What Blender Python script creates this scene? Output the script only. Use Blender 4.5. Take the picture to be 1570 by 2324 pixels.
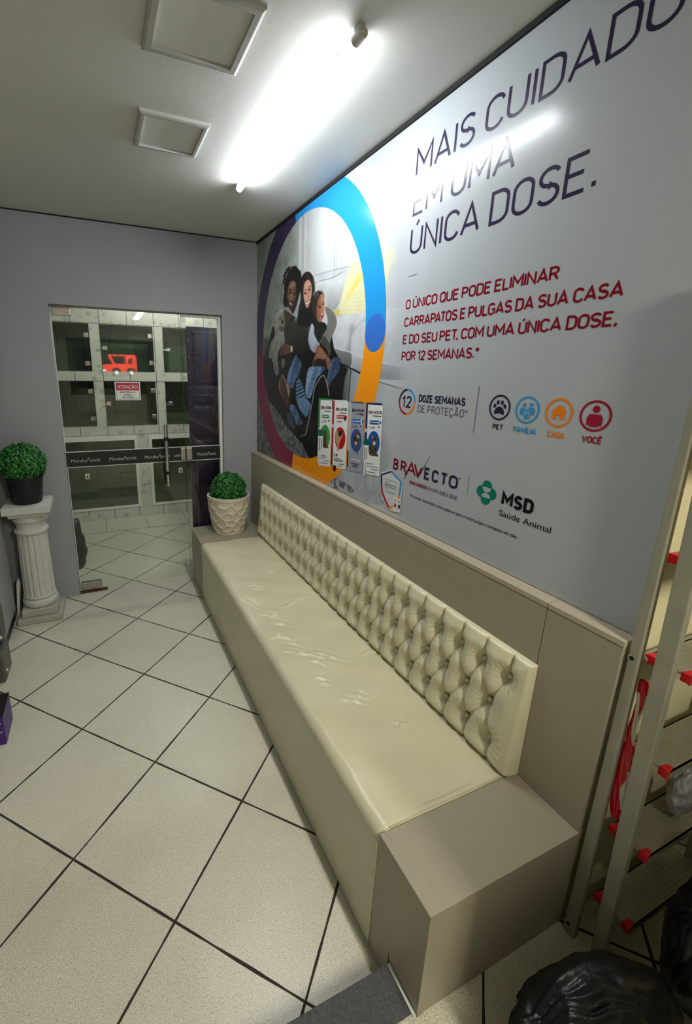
import bpy, bmesh, math, random
import numpy as np
from mathutils import Vector, Matrix, noise
from mathutils.geometry import tessellate_polygon

random.seed(7)
SC = bpy.context.scene
COL = SC.collection
for o in list(bpy.data.objects):
    bpy.data.objects.remove(o)

# ------------------------------------------------------------------ camera
# (measured from the photograph: room corner = origin, x=0 is the mural wall,
#  y=0 the far wall, -y towards the shop front, metres)
CAM_C = Vector((-1.225790572, -3.462263729, 1.718407249))
CAM_R = Matrix(((0.9240093148546998, 0.08288245138943488, -0.3732790984148807),
                (-0.3820647401017145, 0.23912625271544402, -0.8926618450641199),
                (0.015274830040219694, 0.9674446415759134, 0.25262134718446666)))
CAM_F, CAM_PX, CAM_PY = 982.8358467814566, 635.8772895294146, 1105.843921900277
cam_d = bpy.data.cameras.new('camera')
cam = bpy.data.objects.new('camera', cam_d)
COL.objects.link(cam)
cam.matrix_world = Matrix.Translation(CAM_C) @ CAM_R.to_4x4()
cam_d.sensor_fit = 'VERTICAL'
cam_d.sensor_height = 36.0
cam_d.lens = CAM_F / 2324 * 36.0
cam_d.shift_x = (785 - CAM_PX) / 2324
cam_d.shift_y = (CAM_PY - 1162) / 2324
cam_d.clip_start = 0.02
SC.camera = cam

# ------------------------------------------------------------------ light and exposure
SC.view_settings.view_transform = 'Standard'
SC.view_settings.look = 'None'
SC.view_settings.gamma = 1.0
SC.view_settings.use_curve_mapping = False
SC.view_settings.exposure = 0.36
TUBE_POWER = 130.0        # emission strength of the ceiling tube
INNER_POWER = 105.0        # the tube in the back room
SHOP_POWER = 165.0         # second tube in the same line, behind the camera
W = bpy.data.worlds.new('world')
SC.world = W
W.use_nodes = True
W.node_tree.nodes['Background'].inputs[0].default_value = (0.75, 0.85, 1.0, 1)
W.node_tree.nodes['Background'].inputs[1].default_value = 0.05


# ------------------------------------------------------------------ helpers
def s2l(c):
    c = np.asarray(c, float) / 255.0
    return np.where(c <= 0.04045, c / 12.92, ((c + 0.055) / 1.055) ** 2.4)


def rgb(r, g, b, k=1.0):
    v = s2l((r, g, b)) * k
    return (float(v[0]), float(v[1]), float(v[2]), 1.0)


class MB:
    """collects verts and faces for one mesh object"""

    def __init__(self):
        self.v, self.f, self.fc = [], [], []

    def add(self, vs, fs, col=None):
        o = len(self.v)
        self.v += [tuple(p) for p in vs]
        for f in fs:
            self.f.append([o + i for i in f])
            self.fc.append(col)
        return self

    def box(self, x0, x1, y0, y1, z0, z1):
        vs = [(x0, y0, z0), (x1, y0, z0), (x1, y1, z0), (x0, y1, z0), (x0, y0, z1), (x1, y0, z1), (x1, y1, z1), (x0, y1, z1)]
        return self.add(vs, [(0, 3, 2, 1), (4, 5, 6, 7), (0, 1, 5, 4), (1, 2, 6, 5), (2, 3, 7, 6), (3, 0, 4, 7)])

    def prism(self, poly, axis, a0, a1):
        """extrude a 2d polygon along an axis; poly gives the two other coordinates in x,y,z order"""
        n = len(poly)

        def P(q, a):
            return {'x': (a, q[0], q[1]), 'y': (q[0], a, q[1]), 'z': (q[0], q[1], a)}[axis]
        vs = [P(q, a0) for q in poly] + [P(q, a1) for q in poly]
        fs = [(i, (i + 1) % n, n + (i + 1) % n, n + i) for i in range(n)]
        tri = tessellate_polygon([[Vector((q[0], q[1], 0)) for q in poly]])
        fs += [tuple(t) for t in tri] + [tuple(n + i for i in reversed(t)) for t in tri]
        return self.add(vs, fs)

    def tube(self, p0, p1, r0, r1=None, n=16, cap=True):
        r1 = r0 if r1 is None else r1
        p0, p1 = Vector(p0), Vector(p1)
        d = (p1 - p0).normalized()
        a = d.orthogonal().normalized()
        b = d.cross(a)
        vs = []
        for p, r in ((p0, r0), (p1, r1)):
            for i in range(n):
                t = 2 * math.pi * i / n
                vs.append(p + a * (r * math.cos(t)) + b * (r * math.sin(t)))
        fs = [(i, (i + 1) % n, n + (i + 1) % n, n + i) for i in range(n)]
        if cap:
            fs += [tuple(range(n - 1, -1, -1)), tuple(range(n, 2 * n))]
        return self.add(vs, fs)

    def path(self, pts, r, n=10):
        for a, b in zip(pts[:-1], pts[1:]):
            self.tube(a, b, r, n=n)
        return self

    def lathe(self, prof, c, n=48, cap=True, rad=None):
        """prof: list of (r, z); rad(theta, k) optional radius factor"""
        vs, fs = [], []
        for k, (r, z) in enumerate(prof):
            for i in range(n):
                t = 2 * math.pi * i / n
                q = r * (rad(t, k) if rad else 1.0)
                vs.append((c[0] + q * math.cos(t), c[1] + q * math.sin(t), c[2] + z))
        m = len(prof)
        for k in range(m - 1):
            for i in range(n):
                j = (i + 1) % n
                fs.append((k * n + i, k * n + j, (k + 1) * n + j, (k + 1) * n + i))
        if cap:
            fs.append(tuple(range(n - 1, -1, -1)))
            fs.append(tuple((m - 1) * n + i for i in range(n)))
        return self.add(vs, fs)

    def build(self, name, mat, parent=None, smooth=False, angle=None, bevel=0.0, seg=2):
        me = bpy.data.meshes.new(name)
        me.from_pydata(self.v, [], self.f)
        if any(c is not None for c in self.fc):
            at = me.color_attributes.new('print', 'FLOAT_COLOR', 'CORNER')
            k = 0
            for f, c in zip(self.f, self.fc):
                c = c or (1, 1, 1, 1)
                for _ in f:
                    at.data[k].color = c
                    k += 1
        return link(name, me, mat, parent, smooth, angle, bevel, seg)


def link(name, me, mat, parent=None, smooth=False, angle=None, bevel=0.0, seg=2):
    me.update()
    o = bpy.data.objects.new(name, me)
    COL.objects.link(o)
    if mat is not None:
        me.materials.append(mat)
    if parent is not None:
        o.parent = parent
    if bevel:
        md = o.modifiers.new('bevel', 'BEVEL')
        md.width = bevel
        md.segments = seg
        md.limit_method = 'ANGLE'
        md.angle_limit = math.radians(40)
    if smooth:
        me.polygons.foreach_set('use_smooth', [True] * len(me.polygons))
        if angle:
            me.set_sharp_from_angle(angle=math.radians(angle))
    return o


def tag(o, label, cat, group=None):
    o['label'] = label
    o['category'] = cat
    if group:
        o['group'] = group
    return o


def thing(name, label, cat, group=None, loc=(0, 0, 0)):
    o = bpy.data.objects.new(name, None)
    COL.objects.link(o)
    o.location = loc
    o.empty_display_size = 0.05
    return tag(o, label, cat, group)


def struct(o):
    o['kind'] = 'structure'
    return o


# ------------------------------------------------------------------ materials
class NT:
    def __init__(self, name):
        self.m = bpy.data.materials.new(name)
        self.m.use_nodes = True
        self.t = self.m.node_tree
        self.b = self.t.nodes['Principled BSDF']

    def n(self, kind, **kw):
        nd = self.t.nodes.new(kind)
        for k, v in kw.items():
            if k.startswith('i_'):
                key = k[2:]
                nd.inputs[int(key) if key.isdigit() else key.replace('_', ' ')].default_value = v
            else:
                setattr(nd, k, v)
        return nd

    def l(self, a, b):
        self.t.links.new(a, b)

    def set(self, **kw):
        for k, v in kw.items():
            self.b.inputs[k.replace('_', ' ')].default_value = v
        return self

    def pos(self):
        return self.n('ShaderNodeNewGeometry').outputs['Position']

    def obj(self):
        return self.n('ShaderNodeTexCoord').outputs['Object']

    def noise(self, vec, scale, detail=3, rough=0.5):
        nd = self.n('ShaderNodeTexNoise', i_Scale=scale, i_Detail=detail, i_Roughness=rough)
        self.l(vec, nd.inputs['Vector'])
        return nd.outputs['Fac']

    def ramp(self, fac, stops):
        nd = self.n('ShaderNodeValToRGB')
        e = nd.color_ramp.elements
        while len(e) > len(stops):
            e.remove(e[-1])
        while len(e) < len(stops):
            e.new(0.5)
        for el, (p, c) in zip(e, stops):
            el.position = p
            el.color = c if len(c) == 4 else (*c, 1)
        self.l(fac, nd.inputs['Fac'])
        return nd.outputs['Color']

    def math(self, op, a, b=None, c=None):
        nd = self.n('ShaderNodeMath', operation=op)
        for i, x in enumerate((a, b, c)):
            if x is None:
                continue
            if isinstance(x, (int, float)):
                nd.inputs[i].default_value = x
            else:
                self.l(x, nd.inputs[i])
        return nd.outputs[0]

    def mix(self, fac, a, b, blend='MIX'):
        nd = self.n('ShaderNodeMix', data_type='RGBA', blend_type=blend)
        for i, x in ((0, fac), (6, a), (7, b)):
            if isinstance(x, (int, float)):
                nd.inputs[i].default_value = x
            elif isinstance(x, tuple):
                nd.inputs[i].default_value = x
            else:
                self.l(x, nd.inputs[i])
        return nd.outputs[2]

    def bump(self, h, strength=0.3, dist=0.002):
        nd = self.n('ShaderNodeBump', i_Strength=strength, i_Distance=dist)
        self.l(h, nd.inputs['Height'])
        self.l(nd.outputs[0], self.b.inputs['Normal'])
        return nd


def plain(name, col, rough=0.6, metal=0.0, var=0.0, scale=8.0, bump=0.0, bscale=60.0, bdist=0.001, coat=0.0, spec=None):
    m = NT(name)
    m.set(Roughness=rough, Metallic=metal)
    if coat:
        m.set(Coat_Weight=coat)
    if spec is not None:
        m.b.inputs['Specular IOR Level'].default_value = spec
    p = m.obj()
    if var:
        f = m.noise(p, scale, 4, 0.6)
        d = tuple(c * (1 - var) for c in col[:3]) + (1,)
        e = tuple(min(1, c * (1 + var)) for c in col[:3]) + (1,)
        m.l(m.ramp(f, [(0.3, d), (0.7, e)]), m.b.inputs['Base Color'])
    else:
        m.set(Base_Color=col)
    if bump:
        m.bump(m.noise(p, bscale, 3, 0.6), bump, bdist)
    return m.m


def emit(name, col, strength):
    m = NT(name)
    m.set(Base_Color=col, Emission_Color=col, Emission_Strength=strength)
    return m.m


def glass(name, tint, gloss=0.05, k=1.0):
    """thin clear pane: tinted transparency with a Schlick mirror part"""
    m = NT(name)
    g = m.n('ShaderNodeNewGeometry')
    d = m.n('ShaderNodeVectorMath', operation='DOT_PRODUCT')
    m.l(g.outputs['Incoming'], d.inputs[0])
    m.l(g.outputs['Normal'], d.inputs[1])
    c = m.math('ABSOLUTE', d.outputs['Value'])
    f = m.math('POWER', m.math('SUBTRACT', 1.0, c), 5.0)
    f = m.math('MULTIPLY_ADD', f, 0.96 * k, 0.04 * k)
    tr = m.n('ShaderNodeBsdfTransparent', i_Color=tint)
    gl = m.n('ShaderNodeBsdfGlossy', i_Roughness=gloss)
    mx = m.n('ShaderNodeMixShader')
    m.l(f, mx.inputs[0])
    m.l(tr.outputs[0], mx.inputs[1])
    m.l(gl.outputs[0], mx.inputs[2])
    m.l(mx.outputs[0], m.t.nodes['Material Output'].inputs['Surface'])
    return m.m


def tile_mat(name, ang, p0, size, base, base2, grout, gw, speck=True, rough=0.35):
    m = NT(name)
    p = m.pos()
    sep = m.n('ShaderNodeSeparateXYZ')
    m.l(p, sep.inputs[0])
    x = m.math('SUBTRACT', sep.outputs[0], p0[0])
    y = m.math('SUBTRACT', sep.outputs[1], p0[1])
    c, s = math.cos(ang), math.sin(ang)
    u = m.math('DIVIDE', m.math('ADD', m.math('MULTIPLY', x, c), m.math('MULTIPLY', y, -s)), size)
    v = m.math('DIVIDE', m.math('ADD', m.math('MULTIPLY', x, s), m.math('MULTIPLY', y, c)), size)

    def edge(t):
        f = m.math('FRACT', m.math('ADD', t, 0.5))
        return m.math('ABSOLUTE', m.math('SUBTRACT', f, 0.5))
    d = m.math('MINIMUM', edge(u), edge(v))
    wob = m.math('MULTIPLY', m.noise(p, 9, 2), gw / size * 0.7)
    g = m.math('LESS_THAN', d, m.math('ADD', wob, gw / size * 0.2))
    comb = m.n('ShaderNodeCombineXYZ')
    m.l(m.math('FLOOR', m.math('ADD', u, 0.0)), comb.inputs[0])
    m.l(m.math('FLOOR', m.math('ADD', v, 0.0)), comb.inputs[1])
    wn = m.n('ShaderNodeTexWhiteNoise', noise_dimensions='2D')
    m.l(comb.outputs[0], wn.inputs['Vector'])
    col = m.mix(wn.outputs['Value'], base, base2)
    if speck:
        f1 = m.noise(p, 280, 2, 0.6)
        col = m.mix(m.ramp(f1, [(0.53, (0, 0, 0)), (0.66, (0.8, 0.8, 0.8))]), col, rgb(118, 116, 102))
        f2 = m.noise(p, 330, 1, 0.5)
        col = m.mix(m.ramp(f2, [(0.60, (0, 0, 0)), (0.70, (0.8, 0.8, 0.8))]), col, rgb(240, 238, 226))
        dirt = m.noise(p, 3.0, 5, 0.7)
        col = m.mix(m.ramp(dirt, [(0.45, (0, 0, 0)), (0.8, (0.25, 0.25, 0.25))]), col, rgb(150, 144, 122))
    col = m.mix(g, col, grout)
    m.l(col, m.b.inputs['Base Color'])
    m.l(m.math('MULTIPLY_ADD', g, 0.5, rough), m.b.inputs['Roughness'])
    m.bump(m.math('SUBTRACT', 1.0, g), 0.5, 0.002)
    return m.m


M = {}
GA = math.radians(46.303)
M['tile'] = tile_mat('cream_speckled_floor_tile', GA, (-1.74151, -1.13112), 0.45, rgb(203, 198, 178), rgb(210, 205, 187), rgb(46, 39, 30), 0.0072)
M['border_tile'] = tile_mat('pale_border_tile', 0.0, (-1.25, 1.42), 0.45, rgb(196, 194, 176), rgb(205, 202, 186), rgb(70, 64, 52), 0.005)
M['ceiling'] = plain('white_ceiling_paint', rgb(205, 205, 200), 0.7, var=0.035, scale=2.2, bump=0.25, bscale=26, bdist=0.003)
M['grey_paint'] = plain('grey_wall_paint', rgb(153, 155, 157), 0.55, var=0.03, scale=2.5, bump=0.15, bscale=70)
M['cream_paint'] = plain('cream_wall_paint', rgb(214, 205, 168), 0.6, var=0.03, bump=0.1)
M['mid_paint'] = plain('back_room_paint', rgb(170, 172, 165), 0.6, var=0.03)
M['black_gap'] = plain('black_shadow_gap', rgb(7, 7, 7), 0.8, var=0.1)
M['taupe'] = plain('taupe_laminate', rgb(155, 147, 127), 0.42, var=0.025, scale=60, bump=0.05, bscale=400, bdist=0.0004)
M['taupe_lit_edge'] = plain('lit_taupe_edge_band', rgb(170, 160, 139), 0.45, var=0.03)  # edge band, its tone lightened for the light falling on the ledge top
M['black'] = plain('black_plastic', rgb(16, 16, 17), 0.45, var=0.1)
M['white_metal'] = plain('white_lacquered_metal', rgb(222, 222, 216), 0.4, var=0.02)
M['chrome'] = plain('polished_steel', rgb(205, 205, 200), 0.22, 1.0, var=0.05)
M['brushed'] = plain('brushed_steel', rgb(170, 168, 160), 0.4, 1.0, var=0.08)
M['alu'] = plain('worn_aluminium', rgb(158, 156, 138), 0.5, 0.35, var=0.10, scale=9, bump=0.1, bscale=30)
M['tread_alu'] = plain('ribbed_aluminium', rgb(150, 146, 128), 0.5, 0.35, var=0.12, scale=14, bump=0.2, bscale=90)
M['red_plastic'] = plain('red_plastic', rgb(190, 14, 26), 0.4, var=0.06)
M['plaster'] = plain('white_plaster', rgb(196, 196, 190), 0.75, var=0.06, scale=14, bump=0.3, bscale=40, bdist=0.002)
M['dirty_plaster'] = plain('dusty_plaster', rgb(170, 168, 154), 0.8, var=0.10, scale=14, bump=0.35, bscale=40, bdist=0.002)
M['stone_pot'] = plain('cream_stone', rgb(204, 194, 172), 0.7, var=0.05, scale=20, bump=0.2, bscale=120)
M['carpet'] = plain('dark_grey_carpet', rgb(82, 82, 84), 0.95, var=0.35, scale=160, bump=0.9, bscale=260, bdist=0.004)
M['purple_sheet'] = plain('glossy_purple_sheet', rgb(46, 30, 62), 0.25, var=0.15, scale=4)
M['garbage'] = plain('black_garbage_film', rgb(18, 18, 19), 0.36, var=0.2, scale=6, bump=0.5, bscale=24, bdist=0.01)
M['foil'] = plain('silver_foil_film', rgb(165, 165, 168), 0.35, 0.3, var=0.25, scale=14, bump=0.6, bscale=40, bdist=0.006)
M['dark_grey'] = plain('dark_grey_plastic', rgb(84, 84, 80), 0.45, var=0.06)
M['purple_box'] = plain('purple_card', rgb(66, 26, 112), 0.4, var=0.06)
M['frame_paint'] = plain('dusty_white_frame', rgb(172, 172, 167), 0.65, var=0.06, scale=12)
M['frosted'] = plain('matt_white_panel', rgb(208, 208, 200), 0.6, var=0.03, scale=3)
M['white_card'] = plain('white_card', rgb(228, 228, 224), 0.5, var=0.02)
M['red_card'] = plain('red_card', rgb(188, 24, 34), 0.5, var=0.02)
M['ink'] = plain('black_ink', rgb(24, 24, 28), 0.5, var=0.03)
M['white_ink'] = plain('white_ink', rgb(215, 215, 215), 0.5, var=0.03)
M['grey_ink'] = plain('grey_ink', rgb(92, 92, 92), 0.5, var=0.03)
M['clear_cap'] = plain('clear_grey_plastic', rgb(196, 194, 184), 0.25, 0.0, var=0.1)
M['tube_light'] = emit('lit_tube', (0.93, 0.97, 1.0, 1), TUBE_POWER)
M['tube_back'] = emit('glowing_tube_back', (0.93, 0.97, 1.0, 1), TUBE_POWER * 0.045)
M['shop_light'] = emit('lit_warm_tube', (1.0, 0.945, 0.79, 1), SHOP_POWER)
M['inner_light'] = emit('lit_back_room_tube', (0.98, 1.0, 0.93, 1), INNER_POWER)
M['door_glass'] = glass('clear_door_glass', (0.925, 0.945, 0.925, 1), 0.0, 1.0)
M['kennel_glass'] = glass('smoked_kennel_glass', (0.70, 0.76, 0.71, 1), 0.03, 0.8)

# cream leatherette
m = NT('cream_leatherette')
p = m.obj()
m.l(m.ramp(m.noise(p, 5, 4, 0.6), [(0.3, rgb(203, 197, 166)), (0.7, rgb(211, 205, 176))]), m.b.inputs['Base Color'])
m.set(Roughness=0.27)
v = m.n('ShaderNodeTexVoronoi', i_Scale=520)
m.l(p, v.inputs['Vector'])
m.bump(m.math('ADD', m.math('MULTIPLY', v.outputs['Distance'], 0.35), m.noise(p, 18, 4, 0.6)), 0.16, 0.004)
M['leather'] = m.m

# glossy mural film: one plain colour per print, or the stored print colour
def film(name, col=None):
    m = NT(name)
    p = m.pos()
    if col is None:
        a = m.n('ShaderNodeVertexColor', layer_name='print')
        m.l(a.outputs['Color'], m.b.inputs['Base Color'])
    else:
        m.l(m.mix(m.noise(p, 3, 3), col, tuple(c * 0.97 for c in col[:3]) + (1,)), m.b.inputs['Base Color'])
    m.set(Roughness=0.19)
    m.b.inputs['Specular IOR Level'].default_value = 0.22
    big = m.noise(p, 7, 2, 0.5)
    fine = m.noise(p, 85, 3, 0.6)
    pim = m.n('ShaderNodeTexVoronoi', i_Scale=38)
    m.l(p, pim.inputs['Vector'])
    pm = m.math('MULTIPLY', m.math('LESS_THAN', pim.outputs['Distance'], 0.12), m.math('GREATER_THAN', m.noise(p, 2.5, 2), 0.52))
    h = m.math('ADD', m.math('ADD', m.math('MULTIPLY', big, 1.2), m.math('MULTIPLY', fine, 0.45)), m.math('MULTIPLY', pm, 0.6))
    m.bump(h, 0.13, 0.004)
    return m.m


MURAL_BASE = rgb(176, 181, 186)
M['film_base'] = film('pale_grey_mural_film', MURAL_BASE)
M['film_print'] = film('printed_mural_film')
M['film_navy'] = film('navy_mural_print', rgb(44, 34, 66))
M['film_crimson'] = film('crimson_mural_print', rgb(158, 26, 58))
M['film_blue'] = film('blue_mural_print', rgb(58, 146, 205))
M['film_orange'] = film('orange_mural_print', rgb(236, 128, 24))
M['film_red'] = film('dark_red_mural_print', rgb(132, 12, 36))
M['film_black'] = film('black_mural_print', rgb(26, 24, 30))
M['film_grey'] = film('grey_mural_print', rgb(90, 92, 100))
M['film_teal'] = film('teal_mural_print', rgb(10, 120, 100))

# white tile with round grey blots, for the kennel front
def blot_tile(name, base, blot, scale=13.0, dim=1.0, tile=(0.57, 0.605), off=(0.0, 0.0)):
    m = NT(name)
    p = m.pos()
    sep = m.n('ShaderNodeSeparateXYZ')
    m.l(p, sep.inputs[0])
    v = m.n('ShaderNodeTexVoronoi', i_Scale=scale, i_Randomness=1.0)
    m.l(p, v.inputs['Vector'])
    sc = m.n('ShaderNodeSeparateColor')
    m.l(v.outputs['Color'], sc.inputs[0])
    rad = m.math('MULTIPLY_ADD', sc.outputs[0], 0.40, 0.02)
    inside = m.math('LESS_THAN', v.outputs['Distance'], rad)
    col = m.mix(m.math('MULTIPLY', inside, 0.75), base, blot)
    bl = m.noise(p, 4, 3)
    col = m.mix(m.math('MULTIPLY', bl, 0.25), col, blot)

    def edge(t, size, o):
        f = m.math('FRACT', m.math('DIVIDE', m.math('SUBTRACT', t, o), size))
        return m.math('LESS_THAN', f, 0.006 / size)
    g = m.math('MAXIMUM', edge(sep.outputs[0], tile[0] / 2, off[0]), edge(sep.outputs[2], tile[1], off[1]))
    col = m.mix(g, col, rgb(48, 48, 42))
    m.l(col, m.b.inputs['Base Color'])
    m.set(Roughness=0.3)
    m.bump(m.math('ADD', inside, m.noise(p, 24, 3)), 0.2, 0.003)
    return m.m


M['blot'] = blot_tile('spotted_white_tile', rgb(200, 200, 188), rgb(158, 159, 148), off=(-1.147, 1.61 - 0.605))
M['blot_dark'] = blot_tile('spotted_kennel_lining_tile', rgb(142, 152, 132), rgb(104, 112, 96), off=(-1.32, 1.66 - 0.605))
# leaves
m = NT('boxwood_leaf')
oi = m.n('ShaderNodeTexCoord')
f = m.noise(oi.outputs['Object'], 70, 2, 0.6)
m.l(m.ramp(f, [(0.3, rgb(14, 58, 22)), (0.5, rgb(34, 112, 40)), (0.72, rgb(84, 160, 66))]), m.b.inputs['Base Color'])
m.set(Roughness=0.5)
M['leaf'] = m.m
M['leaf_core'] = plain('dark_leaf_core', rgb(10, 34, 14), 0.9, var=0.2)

# ------------------------------------------------------------------ setting
CEIL = 2.690
Y_STEP, HS = -2.803, 0.093        # raised floor by the shop front
Y_RET = -2.912                    # where the mural wall ends and turns into the alcove
W_BENCH, HB = -0.587, 0.458
D_PAN, H_PAN = -0.053, 1.081

struct(MB().box(-2.6, 0.35, Y_STEP, 2.5, -0.12, 0).build('floor', M['tile']))
struct(MB().box(-2.6, 1.0, -6.2, Y_STEP, -0.12, HS).build('floor_raised', M['tile']))
struct(MB().box(-1.9, 0.3, 1.42, 1.86, 0.0, 0.002).build('trim_1', M['border_tile']))
struct(MB().box(-2.7, 1.1, -6.3, 0.14, CEIL, CEIL + 0.12).build('ceiling', M['ceiling']))
struct(MB().box(-2.0, 0.4, 0.14, 2.6, CEIL, CEIL + 0.12).build('ceiling_back', M['mid_paint']))
# far wall with the door opening
XL, XR, ZT = -1.480, -0.288, 2.150
b = MB()
b.prism([(-2.6, 0), (XL, 0), (XL, ZT), (XR, ZT), (XR, 0), (0.35, 0), (0.35, CEIL), (-2.6, CEIL)], 'y', 0.0, 0.13)
struct(b.build('wall_far', M['grey_paint']))
struct(MB().box(0.0, 0.35, Y_RET, -0.001, 0, CEIL).build('wall_right', M['cream_paint']))
struct(MB().box(0.35, 0.95, Y_RET, Y_RET + 0.1, HS, CEIL).build('wall_return', M['cream_paint']))
struct(MB().box(0.95, 1.05, -6.2, Y_RET + 0.1, 0, CEIL).build('wall_alcove', M['cream_paint']))
struct(MB().box(-2.72, -2.6, -6.2, 0.13, 0, CEIL).build('wall_left', M['grey_paint']))
pil = struct(MB().box(-2.6, -1.886, -0.66, -0.2, 0.075, CEIL).build('wall_pier', M['grey_paint']))
struct(MB().box(-2.6, -1.892, -0.655, -0.2, 0, 0.075).build('baseboard_left', M['black']))
b = MB()                            # shop front behind the camera, with its window opening
b.box(-2.7, 1.05, -6.3, -6.2, 0, 1.25)
b.box(-2.7, 1.05, -6.3, -6.2, 2.35, CEIL)
b.box(-2.7, -1.7, -6.3, -6.2, 1.25, 2.35)
b.box(0.25, 1.05, -6.3, -6.2, 1.25, 2.35)
struct(b.build('wall_front', M['mid_paint']))
b = MB().prism([(-6.3, -0.3), (-6.3, -0.02), (-20, 0.2), (-60, 1.75), (-60, -0.3)], 'x', -12, 14)
struct(b.build('ground_street', plain('dark_asphalt', rgb(62, 62, 62), 0.9, var=0.1)))
struct(MB().box(-0.45, 0.95, -4.25, -3.70, HS, 1.58).build('added_shade_block', M['mid_paint']))  # unseen block added behind the camera to shade the near box and alcove
struct(MB().box(-2.0, -1.9, 0.13, 2.5, 0, CEIL).build('wall_back_left', M['mid_paint']))
struct(MB().box(0.25, 0.35, 0.13, 2.5, 0, CEIL).build('wall_back_right', M['mid_paint']))
struct(MB().box(-2.0, 0.35, 2.5, 2.6, 0, CEIL).build('wall_back', M['mid_paint']))
# black shadow gap between ceiling and mural
struct(MB().box(-0.010, -0.0, Y_RET, -0.002, 2.672, CEIL - 0.0005).build('trim_2', M['black_gap']))
struct(MB().box(-2.6, -0.01, -0.006, -0.0005, CEIL - 0.007, CEIL - 0.0005).build('wall_shade_line', M['black_gap']))  # black strip painting the shade line where far wall meets ceiling

# ------------------------------------------------------------------ ceiling fittings
def ceiling_panel(x0, x1, y0, y1, fw, label):
    t = thing('ceiling_panel', label, 'ceiling panel', 'square ceiling panels', ((x0 + x1) / 2, (y0 + y1) / 2, CEIL))
    cx, cy = (x0 + x1) / 2, (y0 + y1) / 2
    f = MB()
    zb = -0.015
    o = [(x0 - cx, y0 - cy), (x1 - cx, y0 - cy), (x1 - cx, y1 - cy), (x0 - cx, y1 - cy)]
    i1 = [(x0 - cx + fw, y0 - cy + fw), (x1 - cx - fw, y0 - cy + fw), (x1 - cx - fw, y1 - cy - fw), (x0 - cx + fw, y1 - cy - fw)]
    vs = [(*q, 0) for q in o] + [(*q, zb * 0.75) for q in o] + [(q[0] * 0.94, q[1] * 0.94, zb) for q in o] + [(*q, zb) for q in i1] + [(*q, 0) for q in i1]
    fs = []
    for k in range(4):
        for i in range(4):
            j = (i + 1) % 4
            fs.append((k * 4 + i, k * 4 + j, (k + 1) * 4 + j, (k + 1) * 4 + i))
    f.add(vs, fs)
    f.build('frame', M['frame_paint'], t)
    MB().box(x0 - cx + fw, x1 - cx - fw, y0 - cy + fw, y1 - cy - fw, -0.004, -0.0005).build('panel', M['frosted'], t)
    return t


ceiling_panel(-1.012, -0.710, -2.085, -1.785, 0.026, 'unlit square white ceiling panel nearer the camera, cut by the top of the photo')
ceiling_panel(-0.988, -0.715, -1.450, -1.160, 0.020, 'unlit square white ceiling panel farther from the camera, near the tube lamp\'s far end')

TX, TZ = -0.4395, 2.6655
t = thing('tube_lamp', 'lit white fluorescent tube lamp mounted along the ceiling beside the mural', 'lamp', loc=(TX, -1.53, CEIL))
TY0, TY1 = -2.130 + 1.53, -0.925 + 1.53
zl = TZ - CEIL
def half_tube(a0, a1, r):
    q = [(r * math.sin(math.radians(a0 + (a1 - a0) * k / 20)), -r * math.cos(math.radians(a0 + (a1 - a0) * k / 20))) for k in range(21)]
    f = MB()
    ys = (TY0 + 0.03, TY1 - 0.03)
    f.add([(u, y, zl + v) for y in ys for u, v in q], [(k, k + 1, 22 + k, 21 + k) for k in range(20)])
    return f


half_tube(-80, 80, 0.0145).build('diffuser', M['tube_light'], t, True)
half_tube(80, 280, 0.0145).build('frosted_back', M['tube_back'], t, True)
for y0, y1 in ((TY0 + 0.03, TY0 - 0.012), (TY1 - 0.03, TY1 + 0.012)):
    c = MB()
    near = y1 < y0
    if near:
        c.tube((0, y0, zl), (0, y1, zl), 0.0155, n=20)
        c.prism([(-0.009, zl), (0.009, zl), (0.011, -0.0005), (-0.011, -0.0005)], 'y', min(y0, y1) + 0.008, max(y0, y1) - 0.008)
        c.build('end_cap', M['clear_cap'], t, True, 40)
        for dx, dz in ((-0.006, 0.007), (0.006, 0.007), (-0.006, -0.007), (0.006, -0.007)):
            MB().tube((dx, y1 - 0.004, zl + dz), (dx, y1 + 0.001, zl + dz), 0.0028, n=8).build('pin', M['chrome'], t)
    else:
        c.tube((0, y0, zl), (0, y1, zl), 0.0165, 0.0125, n=20)
        c.prism([(-0.008, zl), (0.008, zl), (0.011, -0.0005), (-0.011, -0.0005)], 'y', min(y0, y1) + 0.008, max(y0, y1) - 0.008)
        c.build('end_cap', M['white_metal'], t, True, 40)
for y in (TY0 + 0.13, TY1 - 0.14):
    c = MB()
    c.box(-0.004, 0.004, y - 0.008, y + 0.008, zl + 0.0145, -0.0005)
    for k in range(12):
        a0, a1 = math.pi * (1.15 + 0.06 * k) + 0.2, math.pi * (1.15 + 0.06 * (k + 1)) + 0.2
        a0 += math.pi * 0.5
        a1 += math.pi * 0.5
    c.build('clip', M['brushed'], t)

t2 = thing('tube_lamp', 'lit tube lamp behind the camera, seen only reflected in the glass door', 'lamp', loc=(TX, -4.8, CEIL))
f = MB()
q = [(0.050 * math.sin(math.radians(-90 + 9 * k)), -0.016 * math.cos(math.radians(-90 + 9 * k)) + 0.006) for k in range(21)]
f.add([(u, y, zl + v) for y in (-0.56, 0.56) for u, v in q], [(k, k + 1, 22 + k, 21 + k) for k in range(20)])
f.build('diffuser', M['shop_light'], t2, True)
MB().box(-0.050, 0.050, -0.57, 0.57, zl + 0.006, -0.0005).build('housing', M['white_metal'], t2)
for y in (-0.58, 0.58):
    MB().box(-0.052, 0.052, y - 0.018, y + 0.018, zl - 0.012, -0.0005).build('end_cap', M['white_metal'], t2, bevel=0.004)

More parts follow.
